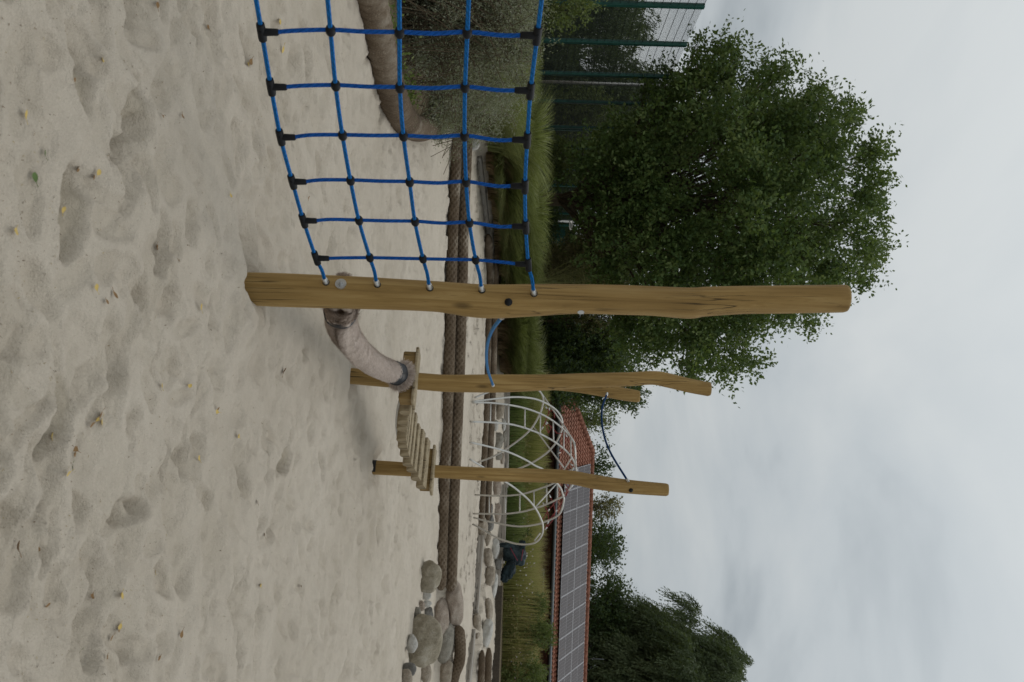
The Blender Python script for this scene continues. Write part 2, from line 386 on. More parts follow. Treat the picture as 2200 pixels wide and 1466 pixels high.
def groundhit(X, Y):
    d = _F + (X-1100)/F_PX*IX - (Y-733)/F_PX*IY
    for D in np.concatenate([np.arange(3, 20, .05), np.arange(20, 60, .1)]):
        p = CAMP+d*D
        if p[2] < Hs(p[0], p[1])+.01: break
    return p, D
# ------------------------------------------------------------------ play posts
def post(name, prof, D, label, seed, dref):
    pr = np.array([(*P(X, Y, D), w*D/F_PX/2) for X, Y, w in prof])
    s = spline(pr, 90); c = s[:, :3]; r = s[:, 3]
    c = np.vstack([c[0]-np.array([0, 0, .35]), c]); r = np.concatenate([[r[0]], r])
    th = np.linspace(0, 2*np.pi, 40, endpoint=False); V = []; 
    for k, (p, rr) in enumerate(zip(c, r)):
        rad = rr*(1+.035*np.sin(2*th+seed+p[2]*1.7)+.02*np.sin(3*th+p[2]*2.3+seed)+.008*np.sin(7*th+seed*3)) + .0028*vn(th*6, p[2]*3+th*0, seed)
        V.append(np.stack([p[0]+rad*np.cos(th), p[1]+rad*np.sin(th), np.full(40, p[2])], 1))
    # rounded top edge
    top = c[-1]; rr = r[-1]
    for dz, f in ((.010, .975), (.017, .93), (.020, .86)):
        V.append(np.stack([top[0]+rr*f*np.cos(th), top[1]+rr*f*np.sin(th), np.full(40, top[2]+dz)], 1))
    n = len(V); V = np.concatenate(V); f = [(i*40+j, i*40+(j+1) % 40, (i+1)*40+(j+1) % 40, (i+1)*40+j) for i in range(n-1) for j in range(40)]
    mb = MB(); mb.add(V, f, 0); mb.add(V[-40:], [tuple(range(40))], 1)
    base = np.array([c[1][0], c[1][1], Hd(c[1][0], c[1][1])])
    e = empty('wooden_post', base, label, 'post', 'wooden posts of the climbing course')
    mb.build('trunk', [M['post'], M['endgrain']], e, base)
    return e, (lambda X, D=D, c=c, r=r: None), c, r
pr1 = [(500,620,68),(540,621,69),(600,623,70),(700,626.5,69),(800,630.5,67),(900,635.5,65),(950,639,66),(1020,647,72),(1075,648.5,73),(1150,646,70),(1240,643.5,65),(1320,645,66),(1400,647.5,66),(1480,652,70),(1520,648.5,67),(1600,644.5,63),(1700,643,62),(1812,641.5,60)]
post1, _, c1, r1 = post('p', pr1, 4.5, 'thick golden wooden post nearest the camera, holding the blue climbing net', 1.3, 4.5)
pr2 = [(735,806,33),(800,812,34),(905,820,36),(960,824,37),(1055,824.5,40),(1100,824,39),(1180,822,35),(1260,818,33),(1350,815,31),(1400,812,30),(1430,816,32),(1480,828,31),(1521,836,30)]
post2, _, c2, r2 = post('p', pr2, 7.25, 'wooden post with a bent top behind the shaggy rope, second tallest', 2.1, 7.2)
pr3 = [(835,812,26),(950,820,26),(1100,823,26),(1190,825,26),(1250,831,27),(1300,839,28),(1340,847,27),(1370,852,25)]
post3, _, c3, r3 = post('p', pr3, 9.4, 'wooden post half hidden behind the bent post, tied with a navy rope', 4.4, 9.4)
pr4 = [(795,1004,30),(850,1007,30),(938,1013.5,28),(1055,1020,30),(1157,1022,30),(1225,1025.5,30),(1276,1035,31),(1350,1045.5,29),(1431,1052.5,26)]
post4, _, c4, r4 = post('p', pr4, 8.54, 'wooden post at the far end of the plank bridge, black cap near its top', 3.2, 8.5)
def onpost(c, r, X, Y, D, out=0.0):
    """point on the camera side of a post at photo row X, offset Y"""
    p = P(X, Y, D); k = np.argmin(np.abs(c[:, 2]-p[2])); cc = c[k]; rr = r[k]+out
    dx = np.clip(p[0]-cc[0], -rr*.97, rr*.97); return np.array([cc[0]+dx, cc[1]-math.sqrt(rr*rr-dx*dx), p[2]]), norm(np.array([dx, -math.sqrt(rr*rr-dx*dx), 0]))
def disc(mb, p, n, r, h, seg=20, dome=0, mi=0):
    mb.tube([p-n*.01, p+n*h*.7], r, seg, mi, cap=True) if not dome else mb.tube([p-n*.01, p, p+n*h*.45, p+n*h*.8, p+n*h*.97], [r, r, r*.88, r*.55, r*.15], seg, mi)
def local(c, e): return c
p, n = onpost(c1, r1, 738, 612, 4.5); mb = MB(); disc(mb, p, n, .026, .006); mb.tube([p, p+n*.012], .0135, 6); mb.tube([p, p+n*.022], .0065, 10); mb.build('bolt', M['steel'], post1, auto=40)
p, n = onpost(c1, r1, 1093, 651, 4.5); mb = MB(); disc(mb, p, n, .0185, .018, dome=1); mb.build('cap', M['black'], post1)
p, n = onpost(c1, r1, 1247, 671, 4.5); mb = MB(); disc(mb, p, n, .016, .004); mb.build('bolt', M['steel'], post1, auto=40)
q4 = c4[2]; mb = MB(); zf = Hd(c4[4][0], c4[4][1]); kk = [k for k in range(len(c4)) if abs(c4[k][2]-zf-.03) < .09]; kk = kk[:max(3, len(kk)*3//5)]; mb.tube(c4[kk], r4[kk]*1.045, 30, cap=False); mb.build('foot_band', M['eave'], post4)
p, n = onpost(c4, r4, 1354, 1052, 8.54); mb = MB(); disc(mb, p, n, .019, .018, dome=1); mb.build('cap', M['black'], post4)
# ------------------------------------------------------------------ climbing net
cols = [[(130,145),(440,140),(750,150),(1055,150),(1370,160)],[(172,392),(463,388),(752,397),(1045,395),(1340,408)],[(215,618),(494,612),(768,615),(1043,615),(1325,630)],[(268,818),(530,815),(796,822),(1050,822),(1315,838)],[(318,993),(568,995),(820,1000),(1065,1005),(1318,1020)],[(375,1162),(617,1160),(856,1165),(1093,1170),(1330,1190)]]
Dc = [3.35,3.57,3.76,3.97,4.16,4.33]
nodes = [[P(500+a/2.094, b/2.094, D) for a, b in cc] for cc, D in zip(cols, Dc)]
# two more columns beyond the frame, same spacing
e0 = [2*np.array(a)-np.array(b) for a, b in zip(nodes[0], nodes[1])]; e1 = [2*np.array(a)-np.array(b) for a, b in zip(e0, nodes[0])]
allc = [e1, e0]+nodes
ends = []
for (a, b) in ((433,1275),(660,1285),(893,1300),(1124,1310),(1355,1325)):
    ends.append(onpost(c1, r1, 500+a/2.094, b/2.094, 4.5))
nb = nodes[0][0].copy(); nb[2] = 0
net = empty('climbing_net', nb, 'blue rope climbing net with black connectors stretched left of the nearest post', 'climbing net')
fer = []
for k in range(5):
    ep, en = ends[k]
    last = nodes[5][k]; fd = norm(norm(last-ep)*.5+en*.75+np.array([0,0,-.12])); tip = ep+fd*.022
    pts = [c_[k] for c_ in allc]+[last*.45+tip*.55+np.array([0, 0, .004]), tip]
    mb = MB(); mb.tube(spline(pts, 130), .0082, 10); mb.build('long_rope', M['blue'], net)
    mb = MB(); mb.tube([ep-fd*.012, ep+fd*.008, ep+fd*.026, ep+fd*.031], [.0135, .0135, .0125, .0105], 16); mb.tube([ep-en*.004, ep+en*.0012], .0165, 18, 1)
    mb.build('ferrule', [M['steel'], M['hole']], net, auto=40)
for ci, cc in enumerate(allc):
    dz = norm(cc[4]-cc[0]); lat = norm(allc[min(ci+1, 7)][2]-cc[2]); back = np.cross(dz, lat); back = back*np.sign(back[1])
    a = cc[0]+dz*.045; b = cc[4]-dz*.045
    bow = lat*(.008 if ci > 3 else .004)
    pts = [a, .5*(cc[0]+cc[1])-bow]+[cc[1]+back*.006, .5*(cc[1]+cc[2])-bow*.5, cc[2]+back*.006, .5*(cc[2]+cc[3])+bow*.3, cc[3]+back*.006]+[.5*(cc[3]+cc[4])+bow*1.2, b]
    mb = MB(); mb.tube(spline(pts, 70), .0078, 10); mb.build('cross_rope', M['blue_dark'], net)
    for k in (0, 4):
        sgn = 1 if k == 0 else -1; nxt = allc[min(ci+1, 7)][k]; prv = allc[max(ci-1, 0)][k]; al = norm(nxt-prv)
        mb = MB(); c0 = cc[k]
        mb.tube([c0-al*.037, c0-al*.036, c0-al*.026, c0+al*.026, c0+al*.036, c0+al*.037], [.011, .0145, .0155, .0155, .0145, .011], 14)
        mb.tube([c0, c0+dz*sgn*.03, c0+dz*sgn*.055, c0+dz*sgn*.06], [.0145, .0132, .0125, .0095], 14)
        mb.tube([c0-back*.016-al*.01, c0-back*.019-al*.01], .004, 8)
        mb.build('tee_connector', M['black'], net, auto=50)
    for k in (1, 2, 3):
        nxt = allc[min(ci+1, 7)][k]; prv = allc[max(ci-1, 0)][k]; al = norm(nxt-prv); c0 = cc[k]+back*.003
        mb = MB(); mb.tube([c0-al*.019, c0-al*.018, c0-al*.010, c0, c0+al*.010, c0+al*.018, c0+al*.019], [.010, .0135, .0175, .0185, .0175, .0135, .010], 16)
        mb.build('cross_clamp', M['black'], net, auto=50)
# hand ropes
def handrope(pix, r, mat, name, label):
    pts = spline([P(*q) for q in pix], 60); mb = MB(); mb.tube(pts, r, 10); org = pts[0]
    e = empty(name, org, label, 'rope', 'hand ropes between the posts'); mb.build('cord', mat, e)
    for a, b in ((pts[0], pts[2]), (pts[-1], pts[-3])):
        mb = MB(); d = norm(b-a); mb.tube([a-d*.004, a+d*.028, a+d*.032], [r*1.55, r*1.5, r*1.2], 12); mb.build('end_sleeve', M['steel'], e, auto=40)
handrope([(1080,680,4.58),(1076,684.5,4.64),(1056,713,5.1),(1045.6,751,5.8),(1047.3,792,6.5),(1059,828,7.17)], .0095, M['blue_pale'], 'hand_rope', 'light blue rope sagging from the nearest post to the second post')
handrope([(1304,846,9.3),(1293.4,878.5,9.1),(1295,922.8,8.9),(1310.5,970.5,8.7),(1350,1036,8.5)], .0095, M['navy'], 'hand_rope', 'navy blue rope sagging high between the two farther posts, against the sky')
# ------------------------------------------------------------------ shaggy hawser
hp = spline([P(736,640,4.54), P(733,662,4.66), P(733,690,4.95), P(748,726,5.5), P(778,762,6.1), P(813,787,6.6), P(850,802,6.95), P(862,808,7.02)], 160)
hz = empty('shaggy_rope', (hp[0][0], hp[0][1], 0), 'thick shaggy pale rope with dark taped ends between the nearest post and the plank bridge', 'rope')
t = MT('coir', .95, .1); n = t.noise(t.tc('Object'), 14, 5, .7); t.col(t.ramp(n, [(.3, (.40, .32, .265)), (.6, (.56, .475, .41)), (.8, (.62, .54, .48))])); M['coir'] = t.m
t = MT('coir_bristle', .95, .1); f = t.attr('tint'); t.col(t.ramp(f, [(0, (.13, .085, .055)), (.5, (.46, .37, .31)), (1, (.66, .58, .52))])); M['bristle'] = t.m
hr = .077
def frames(pts):
    T = norm(np.gradient(pts, axis=0)); a = norm(np.cross(T[0], [0, 0, 1.])); A = []
    for t_ in T: a = norm(a-t_*np.dot(a, t_)); A.append(a)
    A = np.array(A); return T, A, np.cross(T, A)
_T, _A, _B = frames(hp); _w = norm(np.array([.41, -.37, -.68])); VS = math.atan2(_w @ _B[80], _w @ _A[80])/(2*math.pi); UM = 1.45
def seam(u, v): q = (v-VS-.10*(u-UM)+.5) % 1-.5; return q
def tw(u, v): q = seam(u, v); return -.020*np.exp(-(q/.045)**2)+.006*np.exp(-((np.abs(q)-.11)/.05)**2)+.0022*np.sin(2*np.pi*(u*42+np.abs(q)*2))*(1-np.exp(-(q/.1)**2)*.3)
mb = MB(); mb.tube(hp, hr, 48, disp=tw); mb.build('rope_body', M['coir'], hz)
# bristles lying round the strands
def frames(pts):
    T = norm(np.gradient(pts, axis=0)); a = norm(np.cross(T[0], [0, 0, 1.])); A = []
    for t_ in T: a = norm(a-t_*np.dot(a, t_)); A.append(a)
    A = np.array(A); return T, A, np.cross(T, A)
Th, Ah, Bh = frames(hp)
ulen = np.concatenate([[0], np.cumsum(np.linalg.norm(np.diff(hp, axis=0), axis=1))])
def bristles(n, ks, vrange=(0, 1), ln=.02, lift=.22, along=.3, w=.0011, rr=hr, tint=(.3, 1)):
    k = rng.uniform(ks[0], ks[1], n); i = k.astype(int); v = rng.uniform(*vrange, n); th = v*2*np.pi
    ct, st = np.cos(th)[:, None], np.sin(th)[:, None]
    Nn = ct*Ah[i]+st*Bh[i]; Ta = -st*Ah[i]+ct*Bh[i]; u = ulen[i]
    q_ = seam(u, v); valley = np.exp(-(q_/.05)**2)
    base = hp[i]+Th[i]*rng.uniform(-.008, .008, n)[:, None]+Nn*(rr-.003+tw(u, v))[:, None]
    sd_ = np.where(np.abs(q_) < .2, -np.sign(q_)*.8, .55)
    d = norm(Nn*(lift+.35*rng.random(n))[:, None]+Ta*sd_[:, None]+Th[i]*(along*rng.normal(size=n)*.5+.3)[:, None]+rng.normal(size=(n, 3))*.07)
    l = ln*(.5+rng.random(n)); side = norm(np.cross(d, Nn+.01))*w
    mid = base+d*l[:, None]*.6; tip = base+norm(d-Nn*.35)*l[:, None]
    V = np.stack([base-side, base+side, mid+side*.8, mid-side*.8, tip+side*.25, tip-side*.25], 1).reshape(-1, 3)
    q = np.arange(n)*6; Q = np.concatenate([np.stack([q, q+1, q+2, q+3], 1), np.stack([q+3, q+2, q+4, q+5], 1)])
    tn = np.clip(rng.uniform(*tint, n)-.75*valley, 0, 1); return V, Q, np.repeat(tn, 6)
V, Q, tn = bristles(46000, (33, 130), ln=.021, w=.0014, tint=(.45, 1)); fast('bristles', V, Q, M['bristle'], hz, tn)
def tapewrap(k0, k1, nm):
    mb = MB(); seg = hp[k0:k1]; mb.tube(spline(seg, 30), hr*1.06, 40, disp=lambda u, v: .003*np.sin(2*np.pi*(u*50+v))+.002*np.sin(2*np.pi*v*5+u*60)); mb.build(nm, M['tape'], hz)
tapewrap(25, 33, 'tape_band'); tapewrap(129, 146, 'tape_band')
# brush of frayed fibres at both ends
def fray(c, d, n, R0, R1, ln, tint, nm, fl=.5):
    d = norm(d); a = norm(np.cross(d, [0, 0, 1.])); b = np.cross(d, a); r_ = R0*np.sqrt(rng.random(n)); th = rng.random(n)*2*np.pi
    rad = (np.cos(th)[:, None]*a+np.sin(th)[:, None]*b); base = c+rad*r_[:, None]; dirn = norm(d*(1-fl*(r_/R0)**3)[:, None]+rad*((r_/R0)*(R1-R0)/ln)[:, None]+rng.normal(size=(n, 3))*.16)
    l = ln*(.6+.5*rng.random(n)); side = norm(np.cross(dirn, rng.normal(size=(n, 3))))*.0013; tip = base+dirn*l[:, None]
    V = np.stack([base-side, base+side, tip+side*.4, tip-side*.4], 1).reshape(-1, 3); q = np.arange(n)*4
    fast(nm, V, np.stack([q, q+1, q+2, q+3], 1), M['bristle'], hz, np.repeat(rng.uniform(*tint, n), 4))
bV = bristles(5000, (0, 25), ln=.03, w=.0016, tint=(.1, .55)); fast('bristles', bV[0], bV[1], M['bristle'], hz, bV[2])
fray(hp[145], hp[155]-hp[140], 9000, .074, .125, .07, (.3, .95), 'frayed_end')
fray(hp[26], hp[0]-hp[30], 7000, .077, .079, .085, (.15, .7), 'frayed_end', .0)
q_ = P(738, 603, 4.52); fray(q_, np.array([-1, -.1, .0]), 700, .016, .034, .04, (.3, .8), 'frayed_tuft')
# ------------------------------------------------------------------ plank bridge
A2 = P(893, 813, 7.14); A4 = P(930, 1010, 8.44)
bd = A4-A2; bd[2] = 0; bl = np.linalg.norm(bd); bd /= bl; bp = np.array([bd[1], -bd[0], 0]); up = np.array([0, 0, 1.])
br = empty('plank_bridge', ((A2+A4)/2*[1, 1, 0]), 'low sagging bridge of half-round wooden planks between two posts', 'footbridge')
def rotm(a, b, c): return np.stack([a, b, c], 1)
for s_, (A_, hw) in enumerate(((A2, .235), (A4, .215))):
    R_ = rotm(bp, bd, up); base = A_.copy()
    mb = MB(); mb.box(base-up*.055, (hw*2-.06, .11, .10), R_, 0, .008); mb.build('crossbeam', M['beam'], br, smooth=False, origin=base)
    mb = MB(); mb.box(base+up*.001-bd*.012*0, (hw*2, .15, .024), R_, 0, .006); mb.build('cap_board', M['plank'], br, smooth=False, origin=base)
    for q in (-.022, .03):
        mb = MB(); pp = base-bd*.051+bp*q-up*.05; mb.tube([pp, pp-bd*.008], .007, 10); mb.build('bolt', M['steel'], br)
NP = 10
for i in range(NP):
    f = (i+1)/(NP+1); c0 = A2*(1-f)+A4*f; sag = .115*4*f*(1-f); slope = .115*4*(1-2*f)/bl*-1
    c0 = c0-up*(sag+.012); dt = norm(bd*1+up*slope*(1.0)); nu = norm(np.cross(bp, dt)); nu = nu*np.sign(nu[2])
    hw = .225+.012*math.sin(i*2.4); w = .043+.004*math.sin(i*1.7); th = np.linspace(0, np.pi, 11)
    prof = [(-w, .006), (-w, 0)]+[(-w*math.cos(a), -.068*math.sin(a)**.8) for a in th[1:-1]]+[(w, 0), (w, .006), (w*.9, .012), (-w*.9, .012)]
    V = []; xs_ = [-hw, -hw+.01, 0, hw-.01, hw]; off = bp*(.01*math.sin(i*3.1))
    for k, x in enumerate(xs_):
        s_ = .94 if k in (0, 4) else 1.
        for (a, b) in prof: V.append(c0+off+bp*x+dt*a*s_+nu*b*s_)
    m_ = len(prof); f_ = [(k*m_+j, k*m_+(j+1) % m_, (k+1)*m_+(j+1) % m_, (k+1)*m_+j) for k in range(4) for j in range(m_)]
    f_ += [tuple(range(m_-1, -1, -1)), tuple(4*m_+j for j in range(m_))]
    mb = MB(); mb.add(V, f_); pl = mb.build('plank', M['plank'], br, smooth=True, origin=c0, auto=35)
for s_ in (-1, 1):
    pts = []
    for f in np.linspace(0, 1, 24): pts.append(A2*(1-f)+A4*f-up*(.115*4*f*(1-f)+.085)+bp*s_*.13)
    mb = MB(); mb.tube(pts, .012, 8); mb.build('support_cable', M['steel'], br)
# ------------------------------------------------------------------ thick rope edging
t = MT('hawser_brown', .92, .15); n = t.noise(t.tc('Object'), 3, 5, .65); n2 = t.noise(t.tc('Object'), 90, 3, .7)
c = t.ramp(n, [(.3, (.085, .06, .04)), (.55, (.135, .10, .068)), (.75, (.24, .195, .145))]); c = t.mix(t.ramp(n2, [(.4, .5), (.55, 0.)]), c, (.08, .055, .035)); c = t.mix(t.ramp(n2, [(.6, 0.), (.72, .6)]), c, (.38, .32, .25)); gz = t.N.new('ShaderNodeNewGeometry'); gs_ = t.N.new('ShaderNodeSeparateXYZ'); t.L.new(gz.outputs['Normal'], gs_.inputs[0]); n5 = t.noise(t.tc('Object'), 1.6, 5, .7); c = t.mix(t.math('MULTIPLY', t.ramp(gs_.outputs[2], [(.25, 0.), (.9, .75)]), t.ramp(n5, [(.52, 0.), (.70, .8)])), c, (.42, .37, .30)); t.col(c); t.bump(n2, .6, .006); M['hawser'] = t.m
def braid(fa, nb, amp):
    return lambda u, v: amp*(np.maximum(np.abs(np.sin(np.pi*(u*fa+v*nb))), np.abs(np.sin(np.pi*(u*fa-v*nb))))-.9)*2.2
def thickrope(pts, r, label, amp=.014, fa=9, nb=7, step=.014, cat='rope', group='thick ropes laid as sand edging', pat=None):
    p = np.asarray(pts, float); n0 = spline(p, 60); ln = np.sum(np.linalg.norm(np.diff(n0, axis=0), axis=1)); n = int(ln/step)
    s = spline(p, n); wob = .035; d = np.cumsum(np.r_[0, np.linalg.norm(np.diff(s, axis=0), axis=1)]); s[:, 1] += wob*vn(d*.5, d*0, 3); s[:, 2] += .015*vn(d*.9, d*0, 8)
    rad = np.full(n, r)*(1+.10*vn(d*.9, d*0, 5)); e = 8; rad[:e] *= np.sqrt(np.linspace(.15, 1, e)); rad[-e:] *= np.sqrt(np.linspace(1, .15, e))
    mb = MB(); mb.tube(s, rad, 40, disp=pat or braid(fa, nb, amp)); o = mb.build('thick_rope', M['hawser'], None, s[0]*[1, 1, 0])
    tag(o, label, cat, group); return o
def ln(xs, yf, zf): return [(x, yf(x), zf(x)) for x in xs]
xs = np.linspace(-3.45, 4.05, 16)
thickrope([(x, 15.38+.04*math.sin(x*1.1), .065) for x in xs], .088, 'front lower braided rope of the long pair behind the plank bridge')
thickrope([(x, 15.53+.05*math.sin(x*.9+1), .215) for x in np.linspace(-3.6, 4.1, 16)], .098, 'upper braided rope of the long pair, lying behind the front one')
thickrope([(-3.1,5.0,.07),(-2.62,6.2,.07),(-2.50,6.9,.07),(-2.2,7.6,.08),(-2.06,8.2,.08),(-2.04,8.9,.08),(-2.12,9.6,.09),(-2.3,10.5,.09),(-2.55,11.4,.09),(-2.9,12.6,.08),(-3.2,13.6,.06)], .125, 'single fat rope curving round the grey willow bush on the left', pat=lambda u, v: .020*np.abs(np.sin(np.pi*(u*12+v*3+.25*np.sin(u*5))))**.5-.014)
lcy = lambda x: float(np.interp(x, LC_X, LC_Y))
xs = np.linspace(-1.9, 4.6, 14)
thickrope([(x, lcy(x)-.02, .34) for x in xs], .078, 'lower of the two distant ropes behind the steel climbing frame', step=.03)
thickrope([(x, lcy(x)+.15, .48) for x in xs], .085, 'upper of the two distant ropes behind the steel climbing frame', step=.03)
thickrope([(6.5,20.9,.40),(7.6,19.6,.40),(9.6,18.2,.40)], .085, 'dark rope on the far right, lower one of its pair', step=.03) if False else None
# ------------------------------------------------------------------ stones
def stone(pos, size, matk, label, seed, rz=0, group='boulders and stones at the sand edge'):
    import bmesh
    bm = bmesh.new(); bmesh.ops.create_icosphere(bm, subdivisions=4, radius=1)
    rs = np.random.default_rng(seed); dirs = norm(rs.normal(size=(9, 3))); offs = rs.uniform(.80, 1.05, 9)
    for v in bm.verts:
        p = np.array(v.co); p = np.sign(p)*np.abs(p)**.72; p = p/max(.01, np.linalg.norm(p))*np.linalg.norm(p)**.8
        
        for d, o_ in zip(dirs, offs):
            k = p @ d
            if k > o_: p = p-d*(k-o_)*.9
        p = p*(1+.05*math.sin(p[0]*3+seed)*math.sin(p[1]*4+seed*2)+.02*math.sin(p[2]*9+p[0]*7)); v.co = p*np.array(size)
    me = bpy.data.meshes.new('stone'); bm.to_mesh(me); bm.free(); me.materials.append(M[matk])
    me.polygons.foreach_set('use_smooth', [True]*len(me.polygons))
    o = bpy.data.objects.new('boulder' if max(size) > .2 else 'stone', me); C.objects.link(o); o.location = pos; o.rotation_euler = (rs.uniform(-.15, .15), rs.uniform(-.15, .15), rz)
    return tag(o, label, 'boulder' if max(size) > .2 else 'stone', group)
def spx(X0, X1, Y0, Y1, z, mk, label, seed, dep=.8):
    """stone whose silhouette spans these photo pixels, resting at height z"""
    g, D = groundhit(X0+2, (Y0+Y1)/2); s = D/F_PX; w = (Y1-Y0)*s/2; h = (X1-X0)*s/2
    g2 = P((X0+X1)/2, (Y0+Y1)/2, D+w*dep*.6); stone(tuple(g2-[0, 0, h*.12]), (w*1.15, w*dep*1.1, h*1.32), mk, label, seed)
ST = [(903,944,1208,1270,0,'rock_moss','smooth olive boulder just right of the ends of the long rope pair'),
(884,944,1326,1425,0,'rock_moss','largest olive-brown boulder at the lower right of the sand'),
(936,962,1290,1366,.12,'rock_pink','flat pink granite boulder in front of the rope ends'),
(962,993,1254,1340,.2,'rock_pink','brown-pink boulder right behind the end of the upper long rope'),
(943,972,1345,1420,.15,'rock_grey','rough grey boulder with pale streaks behind the largest boulder'),
(946,972,1420,1470,.15,'rock_brown','brown boulder cut by the picture edge, above the largest boulder'),
(868,892,1426,1452,0,'rock_slate','dark slate stone at the right edge of the sand'),
(864,884,1440,1475,0,'rock_brown','small brown stone below the dark slate stone'),
(876,896,1366,1402,0,'rock_pale','pale grey stone nearest the camera beside the largest boulder'),
(890,904,1306,1330,0,'rock_grey','grey stone with a white vein before the largest boulder'),
(898,912,1292,1312,0,'rock_pink','small pinkish stone beside the white-veined one'),
(913,930,1306,1332,.03,'rock_slate','small blue-grey stone between two olive boulders'),
(912,926,1290,1304,.03,'rock_pale','whitish pebble heap stone between the two olive boulders'),
(908,925,1270,1288,.03,'rock_pale','white stone touching the olive boulder by the rope ends'),
(882,898,1398,1430,0,'rock_brown','mottled brown stone left of the largest boulder'),
(905,925,1424,1466,.05,'rock_brown','low brown boulder at the picture edge behind the slate stone'),
(1018,1032,1322,1368,.3,'rock_brown','flat brown block on the upper sand next to the timber edging'),
(1037,1056,1335,1388,.5,'rock_pale','pale rounded boulder on the far bank at the right'),
(1044,1057,1286,1334,.5,'rock_brown','flat grey-brown boulder on the far bank right of the dark bag'),
(1044,1062,1217,1258,.5,'rock_brown','oval brown boulder below the dark bag'),
(1062,1076,1202,1225,.55,'rock_slate','blue-grey stone beneath the dark bag'),
(1056,1072,1160,1198,.5,'rock_pale','pale stone left of the oval brown boulder'),
(1042,1056,1180,1216,.45,'rock_brown','narrow brown stone left of the oval boulder'),
(1044,1054,1144,1172,.42,'rock_brown','brown stone at the end of the distant ropes'),
(1028,1046,1112,1156,.34,'rock_brown','brown boulder at the end of the distant ropes'),
(1046,1060,1106,1140,.45,'rock_slate','slate stone behind the brown boulder by the distant ropes'),
(1048,1058,1082,1106,.45,'rock_slate','dark stone on the bank behind the climbing frame, right of the far post'),
(1062,1076,1084,1122,.5,'rock_pink','reddish boulder under the grey timber, right of the far post'),
(1060,1076,1033,1062,.5,'rock_pink','reddish boulder under the grey timber, beside the far post'),
(1066,1082,868,900,.5,'rock_brown','brown boulder on the bank, leftmost behind the climbing frame'),
(1064,1080,932,962,.5,'rock_grey','green-stained grey boulder behind the climbing frame'),
(1066,1078,972,988,.5,'rock_grey','small grey stone behind the climbing frame'),
(1078,1086,900,925,.62,'rock_pale','pale stone against the timber edging'),
(1080,1088,928,950,.62,'rock_grey','long grey stone against the timber edging'),
(1062,1070,903,925,.45,'rock_pale','small pale stone between two brown boulders'),
(1076,1084,975,996,.6,'rock_pink','pinkish stone against the timber edging'),
(1056,1068,1236,1282,.55,'rock_pale','sand-covered pale stones right of the oval boulder'),
(1000,1028,296,322,.22,'rock_pale','sandy white stone at the left end of the long ropes')]
for i, s_ in enumerate(ST): spx(*s_[:4], s_[4], s_[5], s_[6], 100+i, .62)
# short frayed ropes and hawser pieces at the right
def pxrope(pix, r, label, **k): thickrope([groundhit(q[0]-6, q[1])[0]+[0, 0, r*.8+q[2]] for q in pix], r, label, **k)
pxrope([(972,1345,.06),(976,1380,.06),(974,1420,.06),(966,1450,.04),(958,1500,.02)], .095, 'short coiled rope curving behind the boulders at the right edge', fa=14)
pxrope([(1036,1398,0),(1034,1440,0),(1032,1500,0)], .075, 'dark far rope at the right edge, front one of two', step=.03)
pxrope([(1046,1392,.05),(1044,1440,.05),(1042,1500,.05)], .08, 'dark far rope at the right edge, rear one of two', step=.03)
pxrope([(1047,505,0),(1051,560,0),(1056,610,0),(1062,660,0),(1066,700,0)], .095, 'short rope bending left behind the nearest post at the foot of the grasses', step=.03)
# ------------------------------------------------------------------ timber edging
def beam(a, b, w, h, label, matk='grey_timber', name='timber_edging'):
    a = np.array(a, float); b = np.array(b, float); d = b-a; L_ = np.linalg.norm(d); d /= L_; s_ = norm(np.cross(d, up)); u = np.cross(s_, d)
    mb = MB(); mb.box((0, 0, 0), (L_, w, h), None, 0, .012); o = mb.build(name, M[matk], None, None, smooth=False)
    mm = Matrix(((d[0], s_[0], u[0], 0), (d[1], s_[1], u[1], 0), (d[2], s_[2], u[2], 0), (0, 0, 0, 1))); mm.translation = (a+b)/2; o.matrix_world = mm
    return tag(o, label, 'timber edging', 'grey timbers edging the sand')
beam(groundhit(1089,800)[0], groundhit(1085,1045)[0], .3, .20, 'long weathered timber below the green grass, behind the climbing frame')
beam(groundhit(1080,1048)[0], groundhit(1074,1205)[0], .5, .26, 'broad pale timber leading to the dark bag')
beam(groundhit(1072,1208)[0], groundhit(1068,1250)[0], .5, .16, 'short pale timber under the dark bag')
beam(groundhit(1033,1157)[0], groundhit(1020,1318)[0], .3, .16, 'thin grey timber along the upper sand, left of the flat brown block')
beam(groundhit(1014,1370)[0], groundhit(1000,1500)[0], .5, .16, 'wide pale timber at the right edge of the upper sand')
beam(groundhit(1029,335)[0], groundhit(1049,500)[0], .12, .10, 'low grey timber at the foot of the grasses, left of the nearest post')
beam(groundhit(1072,690)[0], groundhit(1087,798)[0], .2, .14, 'pale timber kerb running between the two nearest posts')
beam(groundhit(1066,1262)[0]+[0,.1,.06], groundhit(1056,1500)[0]+[0,.1,.06], .1, .22, 'dark earth-stained board before the flower bed at the right', 'soilboard', 'bed_board')
